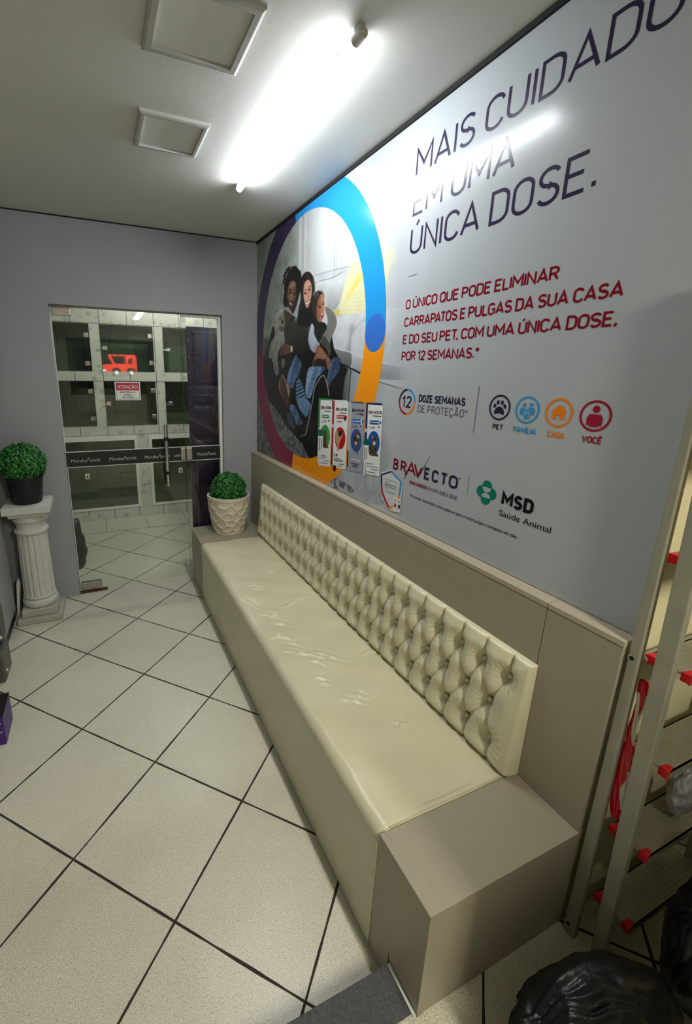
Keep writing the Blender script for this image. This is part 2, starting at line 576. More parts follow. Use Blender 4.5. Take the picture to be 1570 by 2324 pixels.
# ------------------------------------------------------------------ bench: upholstered seat with a buttoned back
Y_S0, Y_S1 = -2.703, -0.378
bench = thing('upholstered_bench', 'long cream leatherette bench with a buttoned backrest along the mural wall', 'bench', loc=(0, 0, 0))

SEAMX = 0.0
# wrinkles on the seat as (x, y) segments measured on the seat top
def unproj_z(px, py, z):
    d = CAM_R @ Vector(((px - CAM_PX) / CAM_F, -(py - CAM_PY) / CAM_F, -1))
    return CAM_C + d * ((z - CAM_C.z) / d.z)


WR6 = [((60, 715), (200, 745)), ((90, 735), (210, 730)), ((150, 830), (290, 870)), ((170, 910), (450, 950)), ((300, 905), (520, 965)), ((200, 860), (330, 900)),
       ((530, 1140), (630, 1160)), ((500, 1165), (620, 1185)), ((565, 1130), (600, 1175)), ((770, 1280), (830, 1305)), ((790, 1325), (840, 1290)), ((170, 690), (330, 625)),
       ((0, 572), (80, 575)), ((110, 500), (160, 508)), ((20, 590), (85, 590)), ((230, 935), (330, 930)), ((330, 960), (420, 990)), ((120, 850), (200, 835)),
       ((360, 1050), (420, 1065)), ((380, 1085), (430, 1090)), ((600, 930), (680, 915)), ((-20, 640), (60, 690)), ((130, 760), (260, 790))]
WRS = []
for a, c in WR6:
    A = unproj_z(560 + a[0] * .43312, 1080 + a[1] * .43312, HB)
    B = unproj_z(560 + c[0] * .43312, 1080 + c[1] * .43312, HB)
    WRS.append((A.x, A.y, B.x, B.y))


def seat_mesh():
    prof = []                      # (x, z, weight of top wrinkles)
    r = 0.036
    for k in range(14):
        prof.append((W_BENCH + 0.003 * math.sin(math.pi * k / 14), 0.004 + (HB - r - 0.004) * k / 14))
    for k in range(9):
        a = math.pi - math.pi / 2 * k / 8
        prof.append((W_BENCH + r + r * math.cos(a), HB - r + r * math.sin(a)))
    n = 70
    for k in range(1, n + 1):
        prof.append((W_BENCH + r + (-0.058 - W_BENCH - r) * k / n, HB))
    prof.append((-0.058, 0.004))
    P = np.array(prof)
    ny = 420
    ys = np.linspace(Y_S0, Y_S1, ny)
    X = np.repeat(P[None, :, 0], ny, 0)
    Z = np.repeat(P[None, :, 1], ny, 0)
    Y = np.repeat(ys[:, None], len(P), 1)
    dz = np.zeros_like(X)
    for (ax, ay, bx, by) in WRS:
        L2 = (bx - ax) ** 2 + (by - ay) ** 2 + 1e-9
        tt = np.clip(((X - ax) * (bx - ax) + (Y - ay) * (by - ay)) / L2, 0, 1)
        d = np.hypot(X - ax - tt * (bx - ax), Y - ay - tt * (by - ay) + 0.006 * np.sin(tt * 9))
        amp = 0.0058 * np.sin(np.pi * np.clip(tt, 0.03, 0.97)) ** 0.6
        dz += amp * np.exp(-(d / 0.007) ** 2) - amp * 0.6 * np.exp(-((d - 0.017) / 0.008) ** 2)
    dz += 0.0022 * np.sin(Y * 9 + np.sin(X * 13) * 2) * np.sin(X * 11 + 0.6) + 0.0012 * np.sin(Y * 31 + X * 17)
    top = (Z > HB - 0.001)
    Z = Z + dz * top
    # the ends of the cushion are rounded over
    e = np.minimum(Y - Y_S0, Y_S1 - Y)
    rr = 0.012
    drop = np.where(e < rr, rr - np.sqrt(np.clip(rr ** 2 - (rr - e) ** 2, 0, None)), 0)
    Z = np.where(Z > HB - 0.06, Z - drop, Z)
    X = np.where((P[None, :, 0] < W_BENCH + 0.02), X + drop * 0.6, X)
    v = np.stack([X, Y, Z], -1).reshape(-1, 3)
    m = len(P)
    i, j = np.meshgrid(np.arange(ny - 1), np.arange(m - 1), indexing='ij')
    a = (i * m + j).ravel()
    f = np.stack([a, a + 1, a + m + 1, a + m], 1)
    caps = [list(range(m))[::-1], [(ny - 1) * m + q for q in range(m)]]
    me = bpy.data.meshes.new('seat')
    me.from_pydata(v.tolist(), [], f.tolist() + caps)
    return me


seat = link('seat', seat_mesh(), M['leather'], bench, True, 50)
pp = [(W_BENCH + 0.002, Y_S0 + 0.001, 0.01), (W_BENCH + 0.001, Y_S0 + 0.001, HB - 0.04), (W_BENCH + 0.012, Y_S0 + 0.001, HB - 0.012), (W_BENCH + 0.04, Y_S0 + 0.001, HB - 0.003), (-0.12, Y_S0 + 0.001, HB - 0.003)]
MB().path(pp, 0.0034).build('piping', M['leather'], bench, True)
st = MB()
for k in range(60):
    x = -0.54 + 0.43 * k / 60
    st.tube((x, Y_S0 + 0.020, HB + 0.0006), (x + 0.005, Y_S0 + 0.020, HB + 0.0006), 0.0008, n=6)
o = st.build('stitching', M['leather'], bench)
# backrest, a wedge with three rows of buttons
BZ0, BZ1 = HB + 0.006, 0.874
BY0, BY1 = -2.716, -0.325
SP = 0.1018
R1 = [(-2.642 + SP * k, 0.785) for k in range(23)]
R2 = [(-2.592 + SP * k, 0.660) for k in range(23)]
R3 = [(-2.642 + SP * k + 0.022, 0.537) for k in range(23)]
BTN = [q for q in R1 + R2 + R3 if BY0 + 0.03 < q[0] < BY1 - 0.03]
PLEATS = []
for k in range(23):
    a, c2 = R1[k], R3[k]
    PLEATS.append((a, (a[0], BZ1 + 0.03)))
    PLEATS.append((c2, (c2[0] - 0.012, BZ0 - 0.03)))
    for dk in (-1, 0):
        if 0 <= k + dk < 23:
            PLEATS.append((a, R2[k + dk]))
            PLEATS.append((c2, R2[k + dk]))
PLEATS.append((R2[22], (BY1 + 0.02, 0.60)))


def wedge(z):
    """cushion thickness: thick at the seat, thin along the top edge"""
    return 0.057 - (z - BZ0) / (BZ1 - BZ0) * 0.033


def back_base(z):
    """plane of the buttons: x as a function of height"""
    return D_PAN - 0.0015 - max(0.010, wedge(z) - 0.022)


def backrest_mesh():
    ny, nz = 640, 112
    ys, zs = np.linspace(BY0, BY1, ny), np.linspace(BZ0, BZ1, nz)
    Y, Z = np.meshgrid(ys, zs, indexing='ij')
    db = np.full(Y.shape, 9.0)
    wr = np.zeros(Y.shape)
    for k, (by, bz) in enumerate(BTN):
        d = np.hypot(Y - by, Z - bz)
        th = np.arctan2(Z - bz, Y - by)
        wr += 0.0016 * np.sin(th * 13 + k * 1.7 + 2.0 * np.sin(k)) * np.exp(-((d - 0.024) / 0.017) ** 2)
        wr += 0.0009 * np.sin(th * 23 + k * 0.9) * np.exp(-((d - 0.034) / 0.016) ** 2)
        db = np.minimum(db, d)
    dl = np.full(Y.shape, 9.0)
    for (a, c2) in PLEATS:
        L2 = (c2[0] - a[0]) ** 2 + (c2[1] - a[1]) ** 2
        tt = np.clip(((Y - a[0]) * (c2[0] - a[0]) + (Z - a[1]) * (c2[1] - a[1])) / L2, 0, 1)
        bow = 0.006 * np.sin(np.pi * tt)
        d = np.hypot(Y - a[0] - tt * (c2[0] - a[0]) + bow, Z - a[1] - tt * (c2[1] - a[1]))
        dl = np.minimum(dl, d + 0.0015 * np.sin(np.pi * tt))
    puff = 0.034 * (1 - np.exp(-(db / 0.034) ** 1.5)) + 0.004
    crease = 0.018 * np.exp(-(dl / 0.010)) + 0.014 * np.exp(-(dl / 0.0026))
    pull = np.zeros(Y.shape)
    # long pulls at the near end, as on the photographed cushion
    near = np.clip(1 - (Y - BY0) / 0.10, 0, 1)
    for k in range(7):
        a0, a1 = (-2.62 + 0.002 * k, 0.545), (BY0 + 0.015 + 0.006 * k, 0.50 + 0.030 * k)
        L2 = (a1[0] - a0[0]) ** 2 + (a1[1] - a0[1]) ** 2
        tt = np.clip(((Y - a0[0]) * (a1[0] - a0[0]) + (Z - a0[1]) * (a1[1] - a0[1])) / L2, 0, 1)
        d = np.hypot(Y - a0[0] - tt * (a1[0] - a0[0]), Z - a0[1] - tt * (a1[1] - a0[1]))
        pull += 0.0026 * np.exp(-(d / 0.0045) ** 2) * np.sin(np.pi * np.clip(tt, 0.05, 0.95))
    e = np.minimum(np.minimum(Y - BY0, BY1 - Y), np.minimum(BZ1 - Z, (Z - BZ0) * 1.6 + 0.003))

    def rise(w_):
        q = np.clip(e / w_, 0, 1)
        return q * q * (3 - 2 * q)
    T = wedge(Z)
    tk = T + (puff + wr + pull - 0.022) * rise(0.05) - crease * (1 - 0.3 * np.exp(-db / 0.02)) * (0.35 + 0.65 * rise(0.03))
    rr = 0.012
    tk = np.maximum(tk, 0.006) * (0.30 + 0.70 * np.sqrt(np.clip(1 - np.clip(1 - e / rr, 0, 1) ** 2, 0, 1)))
    back = D_PAN - 0.0015
    X = back - tk
    v = np.stack([X, Y, Z], -1).reshape(-1, 3)
    i, j = np.meshgrid(np.arange(ny - 1), np.arange(nz - 1), indexing='ij')
    a = (i * nz + j).ravel()
    f = np.stack([a, a + nz, a + nz + 1, a + 1], 1).tolist()
    vl = v.tolist()
    ring = [k * nz for k in range(ny)] + [(ny - 1) * nz + q for q in range(1, nz)] + [k * nz + nz - 1 for k in range(ny - 2, -1, -1)] + [q for q in range(nz - 2, 0, -1)]
    o0 = len(vl)
    vl += [(back, vl[q][1], vl[q][2]) for q in ring]
    R = len(ring)
    for k in range(R):
        k2 = (k + 1) % R
        f.append([ring[k2], ring[k], o0 + k, o0 + k2])
    f.append([o0 + k for k in range(R)][::-1])
    me = bpy.data.meshes.new('backrest')
    me.from_pydata(vl, [], f)
    return me


link('backrest', backrest_mesh(), M['leather'], bench, True, 60)
bm = MB()
bm.lathe([(0.0, 0.0075), (0.004, 0.0070), (0.0075, 0.0050), (0.0092, 0.002), (0.0090, -0.003), (0.006, -0.006)], (0, 0, 0), 16, cap=False)
btn0 = bm.build('button', M['leather'], bench, True)
tilt = math.atan2(0.033, BZ1 - BZ0)
first = True
for (by, bz) in BTN:
    o = btn0 if first else btn0.copy()
    if not first:
        COL.objects.link(o)
        o.parent = bench
    first = False
    o.location = (back_base(bz) - 0.001, by, bz)
    o.rotation_euler = (0, -math.pi / 2 + tilt, 0)

# ------------------------------------------------------------------ taupe joinery round the bench
bp = thing('wainscot', 'long taupe laminate wainscot with a top ledge toned as lit behind the bench', 'wainscot', loc=(0, 0, 0))
MB().box(D_PAN, -0.002, -2.7085, -0.003, 0.0, H_PAN - 0.018).build('board', M['taupe'], bp, bevel=0.001)
MB().box(D_PAN - 0.0012, -0.002, -2.7085, -0.003, H_PAN - 0.0165, H_PAN).build('ledge', M['taupe_lit_edge'], bp, bevel=0.001)
MB().box(D_PAN + 0.002, -0.002, -2.7085, -0.003, H_PAN - 0.018, H_PAN - 0.0165).build('groove', M['ink'], bp)
ep = thing('wainscot', 'short narrow taupe laminate wainscot piece at the near end, beside the ladder', 'wainscot', loc=(0, 0, 0))
MB().box(D_PAN, -0.002, -2.9155, -2.7105, HB + 0.001, H_PAN - 0.018).build('board', M['taupe'], ep, bevel=0.001)
MB().box(D_PAN - 0.0012, -0.002, -2.9165, -2.7105, H_PAN - 0.0165, H_PAN).build('ledge', M['taupe_lit_edge'], ep, bevel=0.001)
MB().box(D_PAN + 0.002, -0.002, -2.9145, -2.7105, H_PAN - 0.018, H_PAN - 0.0165).build('groove', M['ink'], ep)

nb = thing('end_box', 'taupe laminate box at the near end of the bench, standing over the floor step', 'box table', 'taupe boxes at the bench ends', (0, 0, 0))
YB0, YB1 = -2.918, -2.7075
yn0 = Y_STEP + 0.006
b = MB()
b.prism([(YB1, 0.002), (YB1, HB), (YB0, HB), (YB0, HS + 0.001), (yn0 - 0.004, HS + 0.001), (yn0 + 0.004, HS + 0.034), (yn0 + 0.006, 0.002)], 'x', W_BENCH, W_BENCH + 0.018)
b.build('front_panel', M['taupe'], nb, bevel=0.0007)
MB().box(W_BENCH + 0.0195, -0.004, YB0 + 0.001, YB0 + 0.017, HS + 0.001, HB - 0.018).build('end_board', M['taupe'], nb, bevel=0.0007)
MB().box(W_BENCH + 0.0185, W_BENCH + 0.0195, YB0 + 0.004, YB1, HS + 0.001, HB - 0.019).build('seam', M['ink'], nb)
MB().box(W_BENCH + 0.0183, -0.004, YB0, YB1, HB - 0.0175, HB).build('top', M['taupe'], nb, bevel=0.0005)

fb = thing('end_box', 'taupe laminate box at the far end of the bench, under the stone flower pot', 'box table', 'taupe boxes at the bench ends', (0, 0, 0))
MB().box(W_BENCH + 0.002, W_BENCH + 0.020, -0.374, -0.006, 0.002, HB - 0.018).build('front_panel', M['taupe'], fb, bevel=0.0007)
MB().box(W_BENCH + 0.0205, D_PAN - 0.002, -0.374, -0.006, 0.002, HB - 0.018).build('carcass', M['taupe'], fb)
MB().box(W_BENCH + 0.002, D_PAN - 0.002, -0.3745, -0.004, HB - 0.0175, HB).build('top', M['taupe'], fb, bevel=0.001)

# carpet strip on the step
cp = thing('carpet_strip', 'dark grey carpet strip lying on the floor step beside the near end box', 'carpet', loc=(-1.2, -2.856, HS))
MB().box(-1.3 + 1.2, W_BENCH - 0.0105 + 1.2, Y_STEP + 2.856, -2.909 + 2.856, 0.0005, 0.009).build('pile', M['carpet'], cp, bevel=0.003)
MB().box(W_BENCH - 0.0100 + 1.2, W_BENCH - 0.0015 + 1.2, Y_STEP + 2.856, -2.916 + 2.856, 0.0005, 0.0065).build('edge_strip', M['white_metal'], cp)

# ------------------------------------------------------------------ glass door and fixed side pane
YG = 0.048
door = struct(bpy.data.objects.new('door_1', None))
COL.objects.link(door)
door.location = (XL, YG, 0)
XS = -0.598                        # seam between leaf and fixed pane
dx = -XL
MB().box(XL + 0.006 + dx, XS - 0.002 + dx, 0, 0.010, 0.012, ZT - 0.012).build('glass_pane', M['door_glass'], door)
MB().box(XL + 0.006 + dx, XL + 0.0085 + dx, -0.001, 0.011, 0.012, ZT - 0.09).build('polished_edge', M['white_metal'], door)
b = MB().box(XL + 0.012 + dx, XL + 0.135 + dx, -0.014, 0.024, ZT - 0.065, ZT - 0.012)
hp = b.build('hinge_patch', M['chrome'], door, bevel=0.006, seg=3)
for x in (0.035, 0.105):
    MB().tube((XL + x + dx, -0.017, ZT - 0.038), (XL + x + dx, -0.0135, ZT - 0.038), 0.008, n=16).build('screw', M['brushed'], hp)
b = MB().box(XL + 0.012 + dx, XL + 0.165 + dx, -0.016, 0.026, 0.030, 0.082)
b.build('floor_pivot', M['brushed'], door, bevel=0.005, seg=3)
MB().box(XL + 0.002 + dx, XL + 0.205 + dx, -0.03, 0.02, 0.0008, 0.006).build('floor_plate', plain('rusty_plate', rgb(92, 66, 46), 0.7, 0.3, var=0.3, scale=30), door)
# long pull handle with two stand-offs
hx = -0.7555 + dx
b = MB()
b.tube((hx, -0.062, 0.835), (hx, -0.062, 1.325), 0.0145, n=24)
hd = b.build('pull_handle', M['chrome'], door, True, 40)
for z in (0.945, 1.215):
    MB().tube((hx, -0.062, z - 0.013), (hx, -0.062, z + 0.013), 0.0175, n=20).build('clamp', M['black'], hd, True, 40)
    MB().tube((hx, -0.052, z), (hx, 0.001, z), 0.009, n=14).build('stand_off', M['black'], hd, True, 40)


def text_mesh(s, w=None, h=None, bold=0.0, shear=0.0):
    """built-in lettering as a flat mesh in local u,v; fitted to width w / cap height h"""
    cu = bpy.data.curves.new('t', 'FONT')
    cu.body = s
    cu.size = 1.0
    cu.offset = bold
    cu.shear = shear
    o = bpy.data.objects.new('t', cu)
    COL.objects.link(o)
    dg = bpy.context.evaluated_depsgraph_get()
    me = bpy.data.meshes.new_from_object(o.evaluated_get(dg))
    bpy.data.objects.remove(o)
    bpy.data.curves.remove(cu)
    V = np.array([v.co[:2] for v in me.vertices])
    F = [list(pg.vertices) for pg in me.polygons]
    bpy.data.meshes.remove(me)
    V[:, 0] -= V[:, 0].min()
    cap = 0.73
    sy = (h / cap) if h else 1.0
    sx = (w / V[:, 0].max()) if w else sy
    V[:, 0] *= sx
    V[:, 1] *= sy
    return V, F


def wall_text(mb, s, x, z, w, h, y=0.0, bold=0.0, col=None):
    """lettering facing -y"""
    V, F = text_mesh(s, w, h, bold)
    mb.add([(x + u, y, z + v) for u, v in V], [f for f in F], col)


def stroke2(mb, pts, wd, put):
    """flat ribbon along a 2d polyline; put maps (u, v) to space"""
    n = len(pts)
    L, R = [], []
    closed = n > 2 and math.hypot(pts[0][0] - pts[-1][0], pts[0][1] - pts[-1][1]) < 1e-9
    for i in range(n):
        p = pts[i]
        a = pts[i - 1] if i else (pts[-2] if closed else None)
        c = pts[i + 1] if i < n - 1 else (pts[1] if closed else None)
        d1 = d2 = None
        if a is not None:
            l = math.hypot(p[0] - a[0], p[1] - a[1]) or 1e-9
            d1 = ((p[0] - a[0]) / l, (p[1] - a[1]) / l)
        if c is not None:
            l = math.hypot(c[0] - p[0], c[1] - p[1]) or 1e-9
            d2 = ((c[0] - p[0]) / l, (c[1] - p[1]) / l)
        d1 = d1 or d2
        d2 = d2 or d1
        nx, ny = -(d1[1] + d2[1]), d1[0] + d2[0]
        l = math.hypot(nx, ny) or 1e-9
        nx, ny = nx / l, ny / l
        k = min(2.2, 1 / max(0.25, nx * -d1[1] + ny * d1[0]))
        L.append((p[0] + nx * wd / 2 * k, p[1] + ny * wd / 2 * k))
        R.append((p[0] - nx * wd / 2 * k, p[1] - ny * wd / 2 * k))
    mb.add([put(*q) for q in L + R], [(i, n + i, n + i + 1, i + 1) for i in range(n - 1)])


def swirl(mb, cx, cz, w, y):
    """thin line ornament over the lettering"""
    put = lambda u, v: (cx + u, y, cz + v)
    for sgn in (-1, 1):
        stroke2(mb, [(sgn * w * (0.5 - 0.5 * t), 0.012 + 0.010 * math.sin(t * 3.0) - 0.016 * t * (1 - t)) for t in [k / 12 for k in range(13)]], 0.0011, put)
        stroke2(mb, [(sgn * w * (0.12 - 0.10 * t), 0.012 + 0.016 * (1 - t) ** 2) for t in [k / 8 for k in range(9)]], 0.0010, put)


BZL, BZH = 1.0245, 1.1340


def band(parent, x0, x1, ox, logos):
    MB().box(x0 - ox, x1 - ox, -0.0022, -0.0004, BZL, BZH).build('privacy_band', M['black'], parent)
    MB().box(x0 - ox, x1 - ox, -0.0022, -0.0004, BZH, BZH + 0.006).build('band_edge', M['white_ink'], parent)
    MB().box(x0 - ox, x1 - ox, -0.0022, -0.0004, BZL - 0.005, BZL).build('band_edge', M['white_ink'], parent)
    for (xa, xb) in logos:
        lt = MB()
        wall_text(lt, 'Mundo', xa - ox, 1.058, (xb - xa) * 0.50, 0.026, -0.0030, -0.012)
        xx = xa - ox + (xb - xa) * 0.535
        put = lambda u, v: (xx + u, -0.0030, 1.058 + v)
        stroke2(lt, [(-0.006, -0.002), (0.014, 0.030), (0.022, 0.0)], 0.0026, put)
        wall_text(lt, 'nimal', xx + 0.027, 1.058, (xb - xa) * 0.465 - 0.027, 0.026, -0.0030, -0.012)
        lt.build('band_lettering', M['white_ink'], parent)
        sw = MB()
        swirl(sw, (xa + xb) / 2 - ox, 1.100, (xb - xa) * 0.42, -0.0030)
        sw.build('band_ornament', M['grey_ink'], parent)


band(door, XL + 0.006, XS - 0.002, XL, [(-1.442, -1.246), (-1.178, -0.985), (-0.918, -0.728)])
lt = MB()
wall_text(lt, 'undo', -0.688 + dx, 1.058, 0.062, 0.026, -0.0030, -0.012)
stroke2(lt, [(0, 0), (0.010, 0.018)], 0.0026, lambda u, v: (-0.618 + dx + u, -0.0030, 1.056 + v))
lt.build('band_lettering', M['white_ink'], door)
b = MB().box(-0.640 + dx, XS - 0.0025 + dx, -0.020, 0.028, 1.030, 1.132)
lk = b.build('lock_case', M['brushed'], door, bevel=0.006, seg=3)
MB().tube((-0.622 + dx, -0.026, 1.075), (-0.622 + dx, -0.019, 1.075), 0.011, n=18).build('lock_cylinder', M['chrome'], lk, True, 40)
for z in (1.050, 1.112):
    MB().tube((-0.612 + dx, -0.0225, z), (-0.612 + dx, -0.0195, z), 0.005, n=12).build('screw', M['chrome'], lk)

win = struct(bpy.data.objects.new('window_1', None))
COL.objects.link(win)
win.location = (XS, YG, 0)
MB().box(0.002, XR - 0.022 - XS, 0, 0.010, 0.012, ZT - 0.012).build('glass_pane', M['door_glass'], win)
MB().box(0.0022, 0.0042, -0.0006, 0.0106, 0.012, ZT - 0.012).build('polished_edge', plain('glass_edge', rgb(70, 84, 74), 0.3), win)
b = MB()
b.box(XR - 0.024 - XS, XR - 0.002 - XS, -0.012, 0.024, 0.0, ZT - 0.004)
b.box(0.004, XR - 0.024 - XS, -0.010, 0.022, ZT - 0.022, ZT - 0.004)
b.build('frame', M['white_metal'], win, bevel=0.002)
band(win, XS + 0.002, XR - 0.024, XS, [(-0.502, -0.352)])
b = MB().box(0.0025, 0.052, -0.020, 0.028, 1.030, 1.132)
lk = b.build('lock_keeper', M['brushed'], win, bevel=0.006, seg=3)
for z in (1.050, 1.112):
    MB().tube((0.036, -0.0225, z), (0.036, -0.0195, z), 0.005, n=12).build('screw', M['chrome'], lk)

# notice stuck on the door
sg = thing('door_notice', 'red and white notice reading ATENÇÃO stuck on the glass door', 'sign', loc=(-1.009, YG - 0.0006, 1.578))
MB().box(-0.090, 0.090, -0.0012, 0, -0.067, 0.067).build('card', M['white_card'], sg)
MB().box(-0.080, 0.080, -0.0018, -0.0012, 0.006, 0.058).build('red_field', M['red_card'], sg)
fr = MB()
for a in ((-0.082, 0.082, 0.058, 0.0600), (-0.082, 0.082, -0.060, -0.058), (-0.082, -0.080, -0.058, 0.058), (0.080, 0.082, -0.058, 0.058)):
    fr.box(a[0], a[1], -0.0018, -0.0012, a[2], a[3])
fr.build('border_line', M['ink'], sg)
lt = MB()
wall_text(lt, 'ATENÇÃO', -0.071, 0.019, 0.142, 0.025, -0.0024, 0.022)
lt.build('heading', M['white_ink'], sg)
lt = MB()
for k, (s, w_) in enumerate((('MANTENHA A', 0.112), ('PORTA', 0.056), ('FECHADA', 0.082))):
    wall_text(lt, s, -w_ / 2, -0.0135 - 0.0185 * k, w_, 0.0125, -0.0024, 0.012)
lt.build('lettering', M['ink'], sg)

# ------------------------------------------------------------------ back room: tiled kennels
YK = 1.87
kn = thing('kennel_block', 'spotted white tiled kennel block with smoked glass doors behind the glass door', 'kennel', loc=(0, 0, 0))
colsx = [(-1.90, -1.72), (-1.250, -1.147), (-0.588, -0.480), (0.06, 0.25)]
b = MB()
for x0, x1 in colsx:
    b.box(x0, x1, YK, YK + 0.55, 1.115, 2.212)
for z0, z1 in ((1.008, 1.115), (1.610, 1.717), (2.212, CEIL - 0.002)):
    b.box(-1.90, 0.25, YK - 0.0004, YK + 0.56, z0, z1)
for x0, x1 in ((-1.90, -1.66), (-0.832, -0.702), (0.10, 0.25)):
    b.box(x0, x1, YK, YK + 0.55, 0.120, 1.008)
b.box(-1.90, 0.25, YK - 0.004, YK + 0.56, 0.0005, 0.124)
b.build('tiled_front', M['blot'], kn)
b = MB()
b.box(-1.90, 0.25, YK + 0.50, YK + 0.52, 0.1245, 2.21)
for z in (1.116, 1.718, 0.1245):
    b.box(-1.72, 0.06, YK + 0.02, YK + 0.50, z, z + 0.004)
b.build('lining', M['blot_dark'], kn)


def kennel_door(x0, x1, z0, z1, hinges, latch):
    g = MB().box(x0 + 0.003, x1 - 0.003, YK - 0.010, YK - 0.002, z0 + 0.003, z1 - 0.003).build('door', M['kennel_glass'], kn)
    for (x, z) in hinges:
        h = MB()
        h.box(x - 0.024, x + 0.012, YK - 0.024, YK + 0.004, z - 0.024, z + 0.024)
        h.box(x + 0.016, x + 0.026, YK - 0.024, YK + 0.004, z - 0.024, z + 0.024)
        h.tube((x + 0.014, YK - 0.014, z - 0.022), (x + 0.014, YK - 0.014, z + 0.022), 0.006, n=10)
        h.build('hinge', M['chrome'], g, bevel=0.003)
    for (x, z) in latch:
        h = MB()
        h.box(x - 0.020, x + 0.028, YK - 0.026, YK + 0.004, z - 0.020, z + 0.022)
        h.tube((x - 0.05, YK - 0.030, z - 0.004), (x + 0.02, YK - 0.030, z - 0.004), 0.006, n=10)
        h.build('latch', M['chrome'], g, bevel=0.003)


kennel_door(-1.72, -1.250, 1.717, 2.212, [(-1.285, 2.093), (-1.290, 1.800)], [(-1.66, 1.96)])
kennel_door(-1.147, -0.588, 1.717, 2.212, [(-0.622, 2.110), (-0.622, 1.818)], [(-1.107, 1.966)])
kennel_door(-0.480, 0.06, 1.717, 2.212, [(0.02, 2.11), (0.02, 1.82)], [(-0.430, 1.969)])
kennel_door(-1.72, -1.250, 1.115, 1.610, [(-1.288, 1.503), (-1.288, 1.204)], [(-1.66, 1.36)])
kennel_door(-1.147, -0.588, 1.115, 1.610, [(-0.622, 1.510), (-0.622, 1.216)], [(-1.113, 1.367)])
kennel_door(-0.480, 0.06, 1.115, 1.610, [(0.02, 1.51), (0.02, 1.21)], [(-0.433, 1.361)])
for x0, x1, hx_ in ((-1.66, -0.832, -1.405), (-0.702, 0.10, -0.345)):
    f = MB()
    w = 0.035
    z0, z1 = 0.128, 1.006
    f.box(x0, x1, YK - 0.012, YK + 0.010, z1 - 0.06, z1)
    f.box(x0, x1, YK - 0.012, YK + 0.010, z0, z0 + 0.03)
    f.box(x0, x0 + w, YK - 0.012, YK + 0.010, z0 + 0.03, z1 - 0.06)
    f.box(x1 - w, x1, YK - 0.012, YK + 0.010, z0 + 0.03, z1 - 0.06)
    d = f.build('door_frame', M['white_metal'], kn, bevel=0.002)
    MB().box(x0 + w, x1 - w, YK - 0.004, YK + 0.002, z0 + 0.03, z1 - 0.06).build('glass_pane', M['kennel_glass'], d)
    h = MB()
    h.box(hx_ - 0.024, hx_ + 0.024, YK - 0.030, YK - 0.006, 0.548 - 0.032, 0.548 + 0.032)
    h.build('latch_plate', M['white_metal'], d, bevel=0.008, seg=3)
    h = MB()
    h.tube((hx_ + 0.004, YK - 0.036, 0.535), (hx_ + 0.004, YK - 0.036, 0.562), 0.007, n=10)
    h.build('latch', M['black'], d)

# purple panelled door leaf standing open in the back room
pd = thing('purple_door', 'dark purple panelled door leaf standing in the back room behind the side pane', 'door', loc=(-0.488, 0.40, 0))
px1 = 0.50
b = MB().box(0, px1, 0.010, 0.040, 0.004, 2.096)
b.build('leaf', M['purple_sheet'], pd, bevel=0.003)


def raised(x0, x1, z0, z1, d, name='raised_panel'):
    f = MB()
    m_ = 0.018
    vs = [(x0, 0.010, z0), (x1, 0.010, z0), (x1, 0.010, z1), (x0, 0.010, z1), (x0 + m_, 0.010 - d, z0 + m_), (x1 - m_, 0.010 - d, z0 + m_), (x1 - m_, 0.010 - d, z1 - m_), (x0 + m_, 0.010 - d, z1 - m_)]
    f.add(vs, [(4, 5, 6, 7), (0, 1, 5, 4), (1, 2, 6, 5), (2, 3, 7, 6), (3, 0, 4, 7)])
    return f.build(name, M['purple_sheet'], pd)


raised(0.045, 0.40, 1.62, 2.065, 0.006)
raised(0.045, 0.225, 1.455, 1.60, 0.010)
raised(0.245, 0.30, 1.43, 1.60, 0.008)
raised(0.045, 0.23, 1.50, 1.545, 0.014, 'letter_slot')
raised(0.045, 0.40, 1.17, 1.43, 0.006)
raised(0.045, 0.40, 0.10, 1.13, 0.006)
rv = MB()
for k in range(13):
    rv.tube((0.014, 0.006, 0.42 + 0.13 * k), (0.014, 0.011, 0.42 + 0.13 * k), 0.004, n=8)
rv.build('rivets', M['chrome'], pd)

t = thing('back_room_lamp', 'lit tube lamp on the back room ceiling above the glass door', 'lamp', loc=(-0.35, 0.62, CEIL))
MB().tube((-0.55, 0, -0.06), (0.50, 0, -0.06), 0.015, n=16).build('tube', M['inner_light'], t, True, 40)
MB().box(-0.60, 0.55, -0.02, 0.02, -0.035, -0.0005).build('batten', M['white_metal'], t)
# dark cloth hanging by the door post inside
cl = MB()
pr = []
for k in range(12):
    z = 0.10 + 0.46 * k / 11
    w_ = 0.035 + 0.035 * math.sin(math.pi * (k / 11) ** 0.8) + 0.006 * math.sin(k * 2.1)
    pr.append((w_, z - 0.10))
cl.lathe(pr, (-1.50, 0.55, 0.001), 18, rad=lambda a, k: 1 + 0.14 * math.sin(3 * a + k * 0.5))
tag(cl.build('dark_sack', M['garbage'], None, True), 'dark sack standing just inside the glass door by its left post', 'sack')

